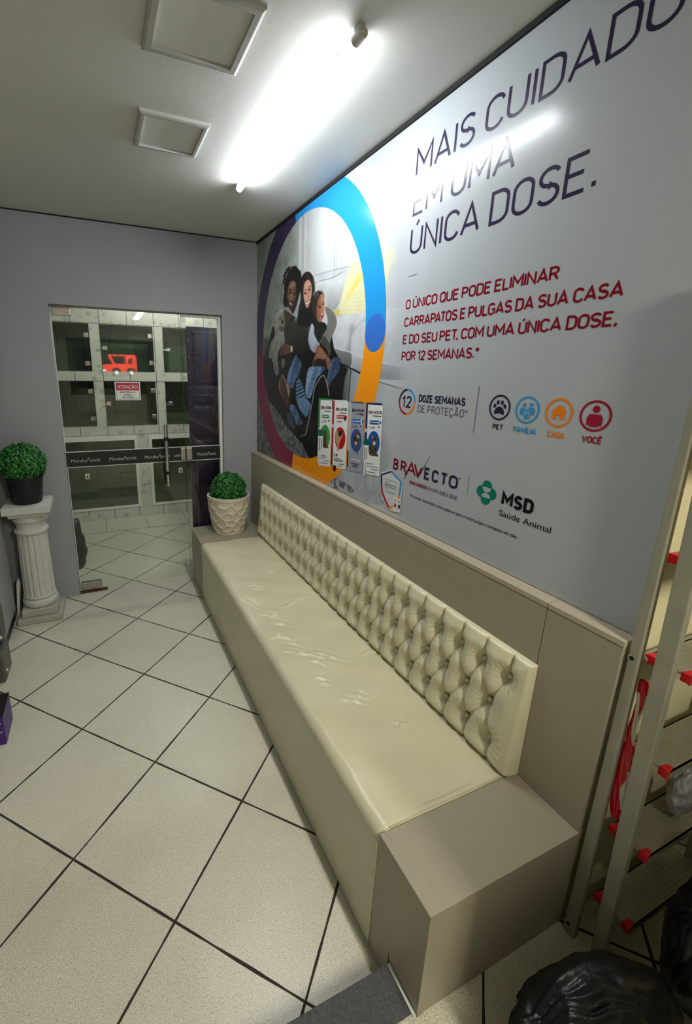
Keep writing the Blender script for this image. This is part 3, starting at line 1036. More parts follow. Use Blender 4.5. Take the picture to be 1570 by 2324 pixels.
# ------------------------------------------------------------------ left corner: pedestal, plant, plank
pdm = thing('plaster_pedestal', 'white fluted plaster column pedestal in the left corner by the glass door', 'pedestal', loc=(-1.722, -0.192, 0))
h = 0.1405
b = MB().box(-h, h, -h, h, 0.0005, 0.042)
b.build('plinth', M['dirty_plaster'], pdm, bevel=0.006, seg=2)
MB().box(-0.113, 0.113, -0.113, 0.113, 0.042, 0.098).build('base_block', M['dirty_plaster'], pdm, bevel=0.008, seg=2)
pr = [(0.088, 0.098)]
for k in range(11):
    a = -math.pi / 2 + math.pi * k / 10
    pr.append((0.096 + 0.018 * math.cos(a), 0.128 + 0.030 * math.sin(a)))
for k in range(7):
    a = -math.pi / 2 + math.pi * k / 6
    pr.append((0.096 + 0.010 * math.cos(a), 0.172 + 0.013 * math.sin(a)))
pr.append((0.085, 0.186))
MB().lathe(pr, (0, 0, 0), 48).build('base_ring', M['plaster'], pdm, True, 50)


def flute(a, k):
    if k == 0 or k == 9:
        return 1.0
    return 1.0 - 0.085 * max(0.0, math.sin(a * 16)) ** 0.7 - 0.0 * k


pr = [(0.101, 0.186), (0.101, 0.200)] + [(0.1005 - 0.008 * k / 6, 0.212 + 0.412 * k / 6) for k in range(7)] + [(0.094, 0.640)]
MB().lathe(pr, (0, 0, 0), 256, rad=flute).build('fluted_shaft', M['plaster'], pdm, True, 60)
pr = [(0.088, 0.640), (0.104, 0.644), (0.108, 0.655), (0.104, 0.666), (0.093, 0.670), (0.090, 0.690), (0.092, 0.710), (0.098, 0.722), (0.108, 0.732), (0.110, 0.744), (0.104, 0.752), (0.100, 0.772)]
MB().lathe(pr, (0, 0, 0), 64).build('capital', M['plaster'], pdm, True, 50)
MB().box(-0.112, 0.112, -0.112, 0.112, 0.770, 0.800).build('abacus_step', M['plaster'], pdm, bevel=0.006, seg=2)
MB().box(-0.141, 0.141, -0.141, 0.141, 0.800, 0.849).build('top_slab', M['plaster'], pdm, bevel=0.004, seg=2)


def leaf_ball(c, r, squash, n, ls, seed):
    rnd = random.Random(seed)
    mb = MB()
    for k in range(n):
        # golden spiral plus jitter
        z = 1 - 2 * (k + 0.5) / n
        if z * squash < -0.62:
            continue
        a = k * 2.399963 + rnd.uniform(-0.2, 0.2)
        q = math.sqrt(max(0, 1 - z * z))
        d = Vector((q * math.cos(a), q * math.sin(a), z)).normalized()
        rr = r * rnd.uniform(0.86, 1.03) * (1 + 0.035 * math.sin(a * 5 + z * 7))
        p = Vector(c) + Vector((d.x * rr, d.y * rr, d.z * rr * squash))
        nrm = (d + Vector((rnd.uniform(-1, 1), rnd.uniform(-1, 1), rnd.uniform(-0.6, 1))) * 0.75).normalized()
        ax = nrm.orthogonal().normalized()
        ax = Matrix.Rotation(rnd.uniform(0, 6.28), 3, nrm) @ ax
        bx_ = nrm.cross(ax)
        s = ls * rnd.uniform(0.7, 1.25)
        L = [p - ax * s, p - ax * 0.25 * s + bx_ * 0.48 * s + nrm * 0.10 * s, p + ax * 0.45 * s + bx_ * 0.40 * s + nrm * 0.08 * s, p + ax * s,
             p + ax * 0.45 * s - bx_ * 0.40 * s + nrm * 0.08 * s, p - ax * 0.25 * s - bx_ * 0.48 * s + nrm * 0.10 * s]
        mb.add(L, [(0, 1, 2, 3), (0, 3, 4, 5)])
    return mb


def plain_ball(c, r, squash):
    pr = []
    for k in range(13):
        a = -math.pi / 2 + math.pi * k / 12
        pr.append((max(0.001, r * math.cos(a)), r * squash * math.sin(a)))
    return MB().lathe(pr, c, 24, cap=False)


pl = thing('topiary_plant', 'round artificial boxwood ball in a plain black pot on the plaster pedestal', 'plant', 'boxwood balls in pots', (-1.722, -0.188, 0.8495))
pr = [(0.086, 0.0), (0.090, 0.006), (0.110, 0.165), (0.114, 0.170), (0.114, 0.188), (0.108, 0.188), (0.104, 0.150), (0.02, 0.148)]
MB().lathe(pr, (0, 0, 0), 48).build('pot', M['black'], pl, True, 40)
leaf_ball((0, 0, 0.268), 0.140, 0.94, 3400, 0.0105, 3).build('foliage', M['leaf'], pl, True)
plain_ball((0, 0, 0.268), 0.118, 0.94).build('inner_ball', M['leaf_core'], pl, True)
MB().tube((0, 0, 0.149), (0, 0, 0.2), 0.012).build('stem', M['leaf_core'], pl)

pl2 = thing('topiary_plant', 'round artificial boxwood ball in a faceted cream stone pot on the bench\'s far end box', 'plant', 'boxwood balls in pots', (-0.306, -0.176, HB + 0.0005))
rnd = random.Random(11)
seeds = []
for row in range(7):
    for k in range(11):
        seeds.append(((k + 0.5 * (row % 2) + rnd.uniform(-0.22, 0.22)) / 11 * 2 * math.pi, (row + rnd.uniform(-0.28, 0.28)) / 6 * 0.30 + 0.005))
SA = np.array(seeds)


def pot_profile(z):
    t_ = min(1, max(0, z / 0.312))
    return 0.124 + 0.048 * math.sin(t_ * math.pi * 0.52) ** 0.9


mb = MB()
nz, na = 84, 220
vs, fs = [], []
for k in range(nz):
    z = 0.312 * k / (nz - 1)
    R_ = pot_profile(z)
    for i in range(na):
        a = 2 * math.pi * i / na
        da = (SA[:, 0] - a + math.pi) % (2 * math.pi) - math.pi
        d = np.hypot(da * R_ * 0.85, SA[:, 1] - z)
        d.sort()
        f = 0.0
        if 0.012 < z < 0.288:
            e = d[1] - d[0]
            f = -0.0085 * min(1, e / 0.022) ** 0.8
        r_ = R_ + f
        vs.append((r_ * math.cos(a), r_ * math.sin(a), z))
for (r_, z) in ((0.160, 0.313), (0.152, 0.300), (0.148, 0.270), (0.02, 0.262)):
    for i in range(na):
        a = 2 * math.pi * i / na
        vs.append((r_ * math.cos(a), r_ * math.sin(a), z))
for k in range(nz + 3):
    for i in range(na):
        j = (i + 1) % na
        fs.append((k * na + i, k * na + j, (k + 1) * na + j, (k + 1) * na + i))
fs.append(tuple(range(na - 1, -1, -1)))
mb.add(vs, fs)
mb.build('pot', M['stone_pot'], pl2, True, 60)
leaf_ball((0.0, 0, 0.352), 0.142, 0.98, 3400, 0.0105, 5).build('foliage', M['leaf'], pl2, True)
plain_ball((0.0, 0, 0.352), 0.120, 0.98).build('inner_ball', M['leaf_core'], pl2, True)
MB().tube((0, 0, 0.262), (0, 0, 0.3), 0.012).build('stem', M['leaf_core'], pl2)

b = MB()
b.prism([(-1.8845, 0.001), (-1.8700, 0.001), (-1.8640, 0.055), (-1.8400, 0.262), (-1.8480, 0.292), (-1.8600, 0.262)], 'y', -0.19, -0.166)
wp = b.build('white_slat', M['white_metal'], None, bevel=0.002)
tag(wp, 'short white slat leaning behind the plaster pedestal against the grey pier', 'slat')

# dark drawer unit and purple carton cut off by the left edge
du = thing('drawer_unit', 'dark grey plastic drawer unit on the floor at the left edge of the photo', 'drawers', loc=(-1.832, -0.925, 0))
MB().box(-0.42, -0.045, -0.055, 0.20, 0.0005, 0.43).build('body', M['black'], du)
for z0, z1 in ((0.004, 0.190), (0.214, 0.420)):
    off = 0.0 if z0 < 0.1 else -0.004
    d = MB().box(-0.44, off, -0.015 + (0.075 if z0 > 0.1 else 0), 0.16, z0, z1).build('drawer', M['dark_grey'], du, bevel=0.012, seg=3)
    MB().tube((off - 0.002, 0.02, z0 + 0.055), (off + 0.006, 0.02, z0 + 0.055), 0.008, n=12).build('knob', M['white_metal'], d)
pb = thing('purple_carton', 'purple carton standing on the floor at the left edge of the photo', 'carton', loc=(-1.757, -1.411, 0))
MB().box(-0.3, 0, -0.012, 0.16, 0.0005, 0.150).build('carton', M['purple_box'], pb, bevel=0.004)
MB().box(-0.3, 0.0004, -0.0124, 0.1604, 0.150, 0.156).build('lid_edge', M['black'], pb)
lt = MB()
lt2 = MB()
stroke2(lt2, [(-0.045 + 0.036 * q, 0.062 + 0.014 * q * q) for q in [k / 10 for k in range(11)]], 0.0035, lambda u, v: (u, -0.0128, v))
stroke2(lt, [(-0.040 + 0.028 * q, 0.125 + 0.006 * math.sin(q * 6)) for q in [k / 10 for k in range(11)]], 0.007, lambda u, v: (u, -0.0128, v))
lt.build('printed_mark', M['white_ink'], pb)
lt2.build('printed_curve', M['white_ink'], pb)

# ------------------------------------------------------------------ right: step ladder, bags
LX = -0.045
ld = thing('step_ladder', 'folded aluminium step ladder with red step caps standing at the mural\'s near end', 'ladder', loc=(0, 0, 0))
LW = 0.42


def rail(y0, y1, z0, z1, d0, d1, x, name):
    """flat-sided rail leaning in y; (y at z0, y at z1), depth d"""
    f = MB()
    t_ = 0.022
    vs = []
    for z, y, d in ((z0, y0, d0), (z1, y1, d1)):
        vs += [(x, y - d, z), (x + t_, y - d, z), (x + t_, y, z), (x, y, z)]
    f.add(vs, [(0, 3, 2, 1), (4, 5, 6, 7), (0, 1, 5, 4), (1, 2, 6, 5), (2, 3, 7, 6), (3, 0, 4, 7)])
    return f.build(name, M['alu'], ld, bevel=0.003, seg=2)


LZ0, LZ1 = HS + 0.001, 1.95
for x in (LX, LX + LW):
    rail(-2.9310, -2.9180, LZ0, LZ1, 0.032, 0.017, x, 'rear_rail')
    rail(-3.0080, -2.9500, LZ0, LZ1, 0.033, 0.042, x, 'front_rail')
for z in (0.13, 1.045):
    rr_ = MB()
    rr_.tube((LX - 0.0015, -2.9440 + 0.010 * z, z), (LX + 0.002, -2.9440 + 0.010 * z, z), 0.0085, n=18)
    rr_.build('eyelet', M['chrome'], ld, True, 40)
    rr_ = MB()
    rr_.tube((LX - 0.0022, -2.9440 + 0.010 * z, z), (LX - 0.001, -2.9440 + 0.010 * z, z), 0.0060, n=18)
    rr_.build('eyelet_hole', M['black'], ld)


def front_y(z):
    return -3.008 + 0.058 * (z - LZ0) / (LZ1 - LZ0)


for k, z in enumerate((0.262, 0.512, 0.780, 1.048, 1.318, 1.588, 1.86)):
    yc = front_y(z) - 0.014
    f = MB()
    f.box(LX + 0.044, LX + LW - 0.002, yc - 0.042, yc + 0.050, z - 0.004, z)
    f.box(LX + 0.044, LX + LW - 0.002, yc - 0.042, yc - 0.039, z - 0.022, z)
    f.box(LX + 0.044, LX + LW - 0.002, yc + 0.047, yc + 0.050, z - 0.022, z)
    for i in range(8):
        yy = yc - 0.034 + 0.010 * i
        f.box(LX + 0.05, LX + LW - 0.008, yy, yy + 0.004, z, z + 0.0018)
    tr = f.build('tread', M['tread_alu'], ld)
    for y0, y1 in ((yc - 0.044, yc - 0.022), (yc + 0.028, yc + 0.052)):
        c = MB()
        c.add([(LX + 0.043, y0, z - 0.020), (LX + 0.043, y1, z - 0.020), (LX + 0.043, y1, z + 0.004), (LX + 0.043, y0, z + 0.004),
               (LX + 0.068, (y0 + y1) / 2 - 0.006, z - 0.020), (LX + 0.068, (y0 + y1) / 2 + 0.006, z - 0.020), (LX + 0.072, (y0 + y1) / 2 + 0.006, z + 0.004), (LX + 0.072, (y0 + y1) / 2 - 0.006, z + 0.004)],
              [(0, 3, 2, 1), (4, 5, 6, 7), (0, 1, 5, 4), (1, 2, 6, 5), (2, 3, 7, 6), (3, 0, 4, 7)])
        c.build('step_cap', M['red_plastic'], tr, bevel=0.002)
f = MB()
f.tube((LX + 0.02, -2.936, 1.035), (LX + LW, -2.936, 1.035), 0.011)
f.build('cross_bar', M['alu'], ld, True, 40)

# red and white plastic bag hanging on the ladder's cross bar
m = NT('red_white_bag_film')
ac = m.n('ShaderNodeVertexColor', layer_name='print')
m.l(ac.outputs['Color'], m.b.inputs['Base Color'])
m.set(Roughness=0.3)
m.bump(m.noise(m.obj(), 30, 3), 0.35, 0.005)
f = MB()
rows = [(0.985, -2.956, 0.008, 0.010), (0.955, -2.958, 0.012, 0.013), (0.915, -2.960, 0.009, 0.010), (0.875, -2.958, 0.007, 0.009), (0.835, -2.956, 0.010, 0.013), (0.79, -2.957, 0.014, 0.018), (0.74, -2.959, 0.016, 0.020), (0.69, -2.961, 0.018, 0.021), (0.63, -2.965, 0.018, 0.021), (0.585, -2.968, 0.014, 0.018), (0.562, -2.970, 0.009, 0.012), (0.556, -2.970, 0.002, 0.003)]
fine_rows = []
for r0_, r1_ in zip(rows[:-1], rows[1:]):
    for k in range(10):
        t_ = k / 10
        fine_rows.append(tuple(r0_[q] * (1 - t_) + r1_[q] * t_ for q in range(4)))
rows = fine_rows + [rows[-1]]
nb_ = 96
RED, WHI = rgb(205, 8, 30), rgb(218, 214, 198)
vs = []
for k, (z, y, ry, rx) in enumerate(rows):
    for i in range(nb_):
        a = 2 * math.pi * i / nb_
        w_ = 1 + 0.10 * math.sin(5 * a + k * 0.1) + 0.06 * math.sin(9 * a - k * 0.2)
        vs.append((LX + 0.0325 + min(0.0078, rx) * w_ * math.cos(a), y + ry * w_ * math.sin(a) + 2.96, z - 0.75))
for k in range(len(rows) - 1):
    for i in range(nb_):
        j = (i + 1) % nb_
        a = (2 * math.pi * (i + 0.5) / nb_) % (2 * math.pi)
        z = (rows[k][0] + rows[k + 1][0]) / 2
        toward = math.sin(a + 0.25 * math.sin(z * 60)) < -0.55 - 1.2 * (z - 0.7)      # the side turned to the shop front
        white = (0.80 < z < 0.95 and ((math.sin(3 * a + z * 40) > 0.15) or toward)) or (z < 0.72 and toward and z > 0.60)
        f.add([vs[k * nb_ + i], vs[(k + 1) * nb_ + i], vs[(k + 1) * nb_ + j], vs[k * nb_ + j]], [(0, 1, 2, 3)], WHI if white else RED)
o = f.build('plastic_bag', m.m, None, True)
bmm = bmesh.new()
bmm.from_mesh(o.data)
bmesh.ops.remove_doubles(bmm, verts=bmm.verts, dist=1e-5)
bmesh.ops.holes_fill(bmm, edges=bmm.edges)
bmm.to_mesh(o.data)
bmm.free()
o.location = (0, -2.96, 0.75)
tag(o, 'red and white plastic bag hanging between the ladder rails', 'bag')


def crumple(c, r, seed, name, mat, label, cat, group, sq=(1, 1, 0.8), amp=0.22, knot=None, sub=5, rest=None):
    bmm = bmesh.new()
    bmesh.ops.create_icosphere(bmm, subdivisions=sub, radius=1.0)
    off = Vector((seed * 3.1, seed * 1.7, seed * 0.9))
    for v in bmm.verts:
        d = v.co.normalized()
        q = d * 1.6 + off
        n1 = 1 - abs(noise.noise(q)) * 2
        n2 = 1 - abs(noise.noise(q * 2.7)) * 2
        n3 = 1 - abs(noise.noise(q * 6.5)) * 2
        s = 1 + amp * (0.6 * n1 + 0.3 * n2 + 0.12 * n3 - 0.5)
        if knot is not None:
            kd = Vector(knot).normalized()
            g = max(0, d.dot(kd))
            ang = math.atan2(d.cross(kd).x, d.cross(kd).y + 1e-6)
            s *= 1 + 0.10 * g ** 4 * math.sin(ang * 14) + 0.55 * max(0, g - 0.93) / 0.07 - 0.20 * max(0, min(1, (g - 0.72) / 0.2)) * (1 if g < 0.93 else 0.4)
        p = Vector((d.x * sq[0], d.y * sq[1], d.z * sq[2])) * (s * r)
        v.co = p
    for v in bmm.verts:
        if rest is None and v.co.z < HS + 0.002 - c[2]:
            v.co.z = HS + 0.002 - c[2]
    if rest is not None:                  # set it down on what carries it
        c = (c[0], c[1], rest - min(v.co.z for v in bmm.verts))
    me = bpy.data.meshes.new(name)
    bmm.to_mesh(me)
    bmm.free()
    o = link(name, me, mat, None, True)
    o.location = c
    tag(o, label, cat, group)
    return o


def film_bag(c, r, seed, sq, axis, label, name='garbage_bag'):
    """a tied film bag: long folds that run out of the gathered mouth"""
    ax = Vector(axis).normalized()
    e1 = ax.orthogonal().normalized()
    e2 = ax.cross(e1)
    bmm = bmesh.new()
    bmesh.ops.create_uvsphere(bmm, u_segments=150, v_segments=90, radius=1.0)
    so = Vector((seed * 3.7, seed * 1.3, seed * 2.1))
    for v in bmm.verts:
        d = v.co.normalized()
        ph = math.acos(max(-1, min(1, d.dot(ax))))
        th = math.atan2(d.dot(e2), d.dot(e1))
        low = noise.noise(d * 1.3 + so)
        tw = th + 0.5 * noise.noise(d * 2.0 + so) + 0.12 * ph
        fold = 0
        for k, (fr, am) in enumerate(((5, 0.05), (9, 0.045), (17, 0.03))):
            n_ = noise.noise(Vector((math.cos(tw) * fr * 0.42, math.sin(tw) * fr * 0.42, 0.55 * ph + k * 7)) + so)
            fold += am * (1 - 2 * abs(n_)) 
        wgt = 0.45 + 0.75 * math.exp(-((ph - 0.75) / 0.6) ** 2)
        cr = noise.noise(d * 5.0 + so) * 0.02
        s = 1 + 0.16 * low + fold * wgt + cr
        if ph < 0.55:
            t_ = ph / 0.55
            s *= 0.98 - 0.10 * (1 - t_) ** 2
            if ph < 0.20:                      # gathered mouth standing out of the knot
                s *= 1 + 0.30 * (1 - ph / 0.20) * (1 + 0.5 * math.sin(th * 6))
        v.co = Vector((d.x * sq[0], d.y * sq[1], d.z * sq[2])) * (s * r)
        v.co.z = max(v.co.z, HS + 0.002 - c[2])
    me = bpy.data.meshes.new(name)
    bmm.to_mesh(me)
    bmm.free()
    o = link(name, me, M['garbage'], None, True)
    o.location = c
    return tag(o, label, 'bag', 'black garbage bags')


film_bag((-0.270, -3.155, 0.205), 0.205, 1, (1.10, 0.60, 0.84), (-0.75, 0.45, 0.45), 'black plastic garbage bag nearest the camera, in the bottom right corner')
big = film_bag((0.165, -3.185, 0.305), 0.19, 4, (0.94, 0.50, 1.22), (-0.4, 0.1, 0.9), 'tall black plastic garbage bag right behind the front one, beside the ladder\'s foot')
film_bag((0.66, -3.16, 0.33), 0.20, 9, (0.85, 0.80, 1.2), (-0.2, -0.2, 1), 'black plastic garbage bag deepest in the dark alcove, at the right edge')
from mathutils.bvhtree import BVHTree
crumple((0.085, -3.150, 0), 0.046, 6, 'foil_wrapper', M['foil'], 'crumpled silver film scrap lying on the tall black garbage bag', 'wrapper', None, (1.1, 0.55, 0.32), 0.5, None, 4, 0.0)
foil = bpy.data.objects['foil_wrapper']
# set it down on the bag: raised from below until the two just touch
tall = BVHTree.FromPolygons([v.co + big.location for v in big.data.vertices], [tuple(q.vertices) for q in big.data.polygons])
foil.location.z = 0.42
for _ in range(120):
    fb_ = BVHTree.FromPolygons([v.co + foil.location for v in foil.data.vertices], [tuple(q.vertices) for q in foil.data.polygons])
    inside_ = tall.find_nearest(foil.location)
    deep = (foil.location - inside_[0]).dot(inside_[1]) < 0
    if not deep and not fb_.overlap(tall):
        break
    foil.location.z += 0.002
crumple((0.205, -3.012, 0), 0.070, 12, 'crumpled_packet', M['foil'], 'crumpled grey packet lying on a ladder step at the right edge of the photo', 'packet', None, (0.62, 0.40, 1.05), 0.42, None, 4, 0.5145)

# ------------------------------------------------------------------ red van parked up the street (mirrored in the glass door)
VY = -46.0
van = thing('van', 'red van parked up the street outside, seen only reflected in the glass door', 'van', loc=(-0.42, VY, 1.30))
M['van_red'] = plain('red_car_paint', rgb(226, 52, 34), 0.35, var=0.03)
M['van_glass'] = plain('dark_car_glass', rgb(14, 16, 18), 0.15)


def arch(x, r, z):
    return [(x + r * math.cos(math.radians(a)), z + r * math.sin(math.radians(a))) for a in range(180, -1, -20)]


body = [(0, 0.38)] + arch(1.30, 0.46, 0.38) + arch(2.75, 0.46, 0.38) + [(3.35, 0.38), (3.38, 1.15), (3.30, 2.02), (3.18, 2.12), (0.62, 2.12), (0.56, 2.05), (1.02, 1.18), (0.06, 1.12), (0, 0.95)]
MB().prism(body, 'y', -1.6, 0).build('body', M['van_red'], van, bevel=0.02)
for w_ in ([(1.22, 1.22), (0.84, 2.0), (2.28, 2.0), (2.28, 1.22)], [(2.50, 1.22), (2.50, 1.62), (2.90, 1.90), (2.98, 1.22)]):
    MB().prism(w_, 'y', 0.002, 0.02).build('window', M['van_glass'], van)
for x in (1.30, 2.75):
    w_ = MB().tube((x, -0.20, 0.33), (x, -0.01, 0.33), 0.33, n=28).build('wheel', M['black'], van, True, 40)
    MB().tube((x, -0.012, 0.33), (x, 0.0, 0.33), 0.19, n=24).build('hub_cap', M['white_metal'], w_, True, 40)
MB().box(-0.05, 0.30, -1.5, 0.03, 0.42, 0.62).build('bumper', M['white_metal'], van, bevel=0.03)
sl = bpy.data.lights.new('added_van_spot', 'SPOT')  # spot added only to brighten the van for its reflection
sl.energy = 48000
sl.spot_size = math.radians(40)
sl.shadow_soft_size = 0.3
so_ = bpy.data.objects.new('added_van_spot', sl)
COL.objects.link(so_)
so_.location = (2.0, -38.0, 8.0)
so_.rotation_euler = (Vector((0.8, VY, 2.2)) - Vector(so_.location)).to_track_quat('-Z', 'Y').to_euler()

# ------------------------------------------------------------------ the printed mural
# mural coordinates: s = distance from the room corner along the wall, z = height
def ms(px, py):
    """point of the photograph on the mural plane -> (s, z)"""
    d = CAM_R @ Vector(((px - CAM_PX) / CAM_F, -(py - CAM_PY) / CAM_F, -1))
    t_ = -CAM_C.x / d.x
    q = CAM_C + d * t_
    return (-q.y, q.z)


def mput(off):
    return lambda s, z: (-off, -s, z)


mural = tag(MB().box(-0.0012, -0.0002, -2.9035, -0.0025, H_PAN + 0.002, 2.6715).build('wall_mural', M['film_base'], None),
            'wall-sized printed pet care mural with a family photo in a coloured ring', 'mural')


# stroke lettering in the narrow upright style of the print
def arc(cx, cy, rx, ry, a0, a1, n=9):
    return [(cx + rx * math.cos(math.radians(a0 + (a1 - a0) * k / n)), cy + ry * math.sin(math.radians(a0 + (a1 - a0) * k / n))) for k in range(n + 1)]


def stadium(w, r=0.27):
    h = w / 2
    p = arc(h, 1 - r, h, r, 0, 180) + arc(h, r, h, r, 180, 360)
    return p + [p[0]]


GL = {
    'M': (0.68, [[(0, 0), (0, 1), (0.34, 0.34), (0.68, 1), (0.68, 0)]]),
    'A': (0.62, [[(0, 0), (0.31, 1), (0.62, 0)], [(0.10, 0.28), (0.52, 0.28)]]),
    'I': (0.02, [[(0.01, 0), (0.01, 1)]]),
    'S': (0.50, [arc(0.25, 0.755, 0.24, 0.245, 25, 270, 14) + arc(0.25, 0.255, 0.25, 0.255, 90, -155, 14)]),
    'C': (0.50, [arc(0.26, 0.73, 0.26, 0.27, 15, 180) + arc(0.26, 0.27, 0.26, 0.27, 180, 345)]),
    'U': (0.52, [[(0, 1)] + arc(0.26, 0.27, 0.26, 0.27, 180, 360) + [(0.52, 1)]]),
    'D': (0.52, [[(0, 0), (0, 1)] + arc(0.24, 0.72, 0.28, 0.28, 90, 0) + arc(0.24, 0.28, 0.28, 0.28, 0, -90) + [(0, 0)]]),
    'O': (0.53, [stadium(0.53)]),
    'Q': (0.53, [stadium(0.53), [(0.32, 0.22), (0.54, -0.02)]]),
    'E': (0.45, [[(0.45, 1), (0, 1), (0, 0), (0.45, 0)], [(0, 0.52), (0.39, 0.52)]]),
    'F': (0.45, [[(0.45, 1), (0, 1), (0, 0)], [(0, 0.52), (0.39, 0.52)]]),
    'N': (0.53, [[(0, 0), (0, 1), (0.53, 0), (0.53, 1)]]),
    'P': (0.50, [[(0, 0), (0, 1)] + arc(0.24, 0.735, 0.26, 0.265, 90, -90) + [(0, 0.47)]]),
    'R': (0.51, [[(0, 0), (0, 1)] + arc(0.24, 0.745, 0.26, 0.255, 90, -90) + [(0, 0.49)], [(0.25, 0.49), (0.51, 0)]]),
    'B': (0.51, [[(0, 0), (0, 1)] + arc(0.24, 0.765, 0.23, 0.235, 90, -90) + [(0, 0.53), (0.24, 0.53)] + arc(0.24, 0.265, 0.27, 0.265, 90, -90) + [(0, 0)]]),
    'T': (0.50, [[(0, 1), (0.50, 1)], [(0.25, 1), (0.25, 0)]]),
    'V': (0.56, [[(0, 1), (0.28, 0), (0.56, 1)]]),
    'L': (0.42, [[(0, 1), (0, 0), (0.42, 0)]]),
    'G': (0.52, [arc(0.26, 0.73, 0.26, 0.27, 18, 180) + arc(0.26, 0.27, 0.26, 0.27, 180, 360) + [(0.52, 0.47), (0.29, 0.47)]]),
    'Z': (0.46, [[(0, 1), (0.46, 1), (0, 0), (0.46, 0)]]),
    'H': (0.52, [[(0, 0), (0, 1)], [(0.52, 0), (0.52, 1)], [(0, 0.5), (0.52, 0.5)]]),
    '1': (0.22, [[(0, 0.76), (0.20, 1), (0.20, 0)]]),
    '2': (0.48, [arc(0.24, 0.75, 0.24, 0.25, 165, -35, 12) + [(0, 0), (0.48, 0)]]),
    '.': (0.06, [[(0.03, 0), (0.03, 0.13)]]),
    ',': (0.08, [[(0.06, 0.13), (0.04, 0.0), (0.0, -0.12)]]),
    '*': (0.24, [[(0.12, 0.66), (0.12, 1.0)], [(-0.03, 0.75), (0.27, 0.92)], [(-0.03, 0.92), (0.27, 0.75)]]),
    ' ': (0.06, []),
}
ACC = {'Ú': ('U', [[(0.22, 1.12), (0.34, 1.30)]]), 'Ç': ('C', [[(0.26, 0), (0.26, -0.08), (0.36, -0.14), (0.30, -0.24), (0.18, -0.24)]]),
       'Ã': ('A', [[(0.13, 1.14), (0.22, 1.22), (0.38, 1.14), (0.48, 1.22)]]), 'Í': ('I', [[(0.0, 1.12), (0.12, 1.30)]]),
       'Ê': ('E', [[(0.06, 1.12), (0.22, 1.28), (0.38, 1.12)]])}


def glyph(ch):
    if ch in ACC:
        b, ex = ACC[ch]
        return GL[b][0], GL[b][1] + ex
    return GL[ch]


KERN = {'AT': -0.13, 'TA': -0.13, 'PA': -0.12, 'AV': -0.12, 'LI': -0.05, 'LG': -0.06, 'FA': -0.12, 'T,': -0.14, 'TO': -0.05, 'RO': -0.02, 'EL': 0.02, 'UL': 0.02}


def step_of(s, i, gap):
    k = KERN.get(s[i:i + 2].replace('Ã', 'A').replace('Ú', 'U'), 0)
    return glyph(s[i])[0] + gap + k


def advance(s, gap):
    return sum(step_of(s, i, gap) for i in range(len(s))) - gap


def strokes(mb, s, put, total, cap, wt, gap=0.20):
    """stroke lettering of given total width, cap height and stroke weight (in caps)"""
    k = (total - wt * cap) / (advance(s, gap) * cap)
    x = wt / 2 / k
    for i_, ch in enumerate(s):
        w_, P = glyph(ch)
        for n_, pl_ in enumerate(P):
            q = [((x + a) * cap * k, wt * cap / 2 + b_ * (cap - wt * cap)) for a, b_ in pl_]
            stroke2(mb, q, wt * cap, lambda u, v, n_=n_: (put(u, v)[0] - 2e-5 * n_, put(u, v)[1], put(u, v)[2]))
        x += step_of(s, i_, gap)


def letter_line(name, s, s0, s1, z, cap, wt, mat, off=0.0020, mb=None, gap=0.20):
    own = bool(name)
    mb = mb or MB()
    strokes(mb, s, lambda u, v: (-off, -(s0 + u), z + v), s1 - s0, cap, wt, gap)
    if own:
        mb.build(name, M[mat], mural)
    return mb


# --- the printed family photograph, traced and stored as print colour on a dense sheet
def A_(L):                          # zoomed trace, upper window
    return [(580 + .19108 * x, 590 + .19108 * y) for x, y in L]


def B_(L):                          # zoomed trace, lower window
    return [(580 + .19108 * x, 820 + .19108 * y) for x, y in L]


def Z4(L):
    return [(560 + .24204 * x, 380 + .24204 * y) for x, y in L]


pxs = np.concatenate([np.arange(583.5, 962, 0.62)])
S_OF = np.array([ms(x, 760)[0] for x in pxs])
S_OF = np.clip(S_OF, 0.0035, None)
S_OF = np.unique(np.concatenate([[0.0030], S_OF[S_OF < 2.0]]))
Z_OF = np.arange(H_PAN + 0.004, 2.6705, 0.0032)
GS, GZ = np.meshgrid(S_OF, Z_OF, indexing='ij')
# pixel position of every sheet vertex in the traced photograph
RT = np.array(CAM_R).T
DX, DY, DZ = 0.0 - CAM_C.x, -GS - CAM_C.y, GZ - CAM_C.z
c0 = RT[0, 0] * DX + RT[0, 1] * DY + RT[0, 2] * DZ
c1 = RT[1, 0] * DX + RT[1, 1] * DY + RT[1, 2] * DZ
c2 = RT[2, 0] * DX + RT[2, 1] * DY + RT[2, 2] * DZ
UX = CAM_PX + CAM_F * c0 / -c2
UY = CAM_PY - CAM_F * c1 / -c2


def hash_noise(freq, seed, X=None, Y=None):
    """smooth value noise over the sheet (print grain)"""
    rng = np.random.RandomState(seed)
    T = rng.rand(64, 64)
    x, y = (GS if X is None else X) * freq, (GZ if Y is None else Y) * freq
    i, j = np.floor(x).astype(int), np.floor(y).astype(int)
    fx, fy = x - i, y - j
    fx, fy = fx * fx * (3 - 2 * fx), fy * fy * (3 - 2 * fy)
    g = lambda a, b: T[a % 64, b % 64]
    return (g(i, j) * (1 - fx) + g(i + 1, j) * fx) * (1 - fy) + (g(i, j + 1) * (1 - fx) + g(i + 1, j + 1) * fx) * fy


def fbm(freq, seed):
    return (hash_noise(freq, seed) + 0.5 * hash_noise(freq * 2.1, seed + 1) + 0.25 * hash_noise(freq * 4.3, seed + 2)) / 1.75


BASE = np.array([176, 181, 186], float)
PIC = np.zeros(GS.shape + (3,)) + BASE


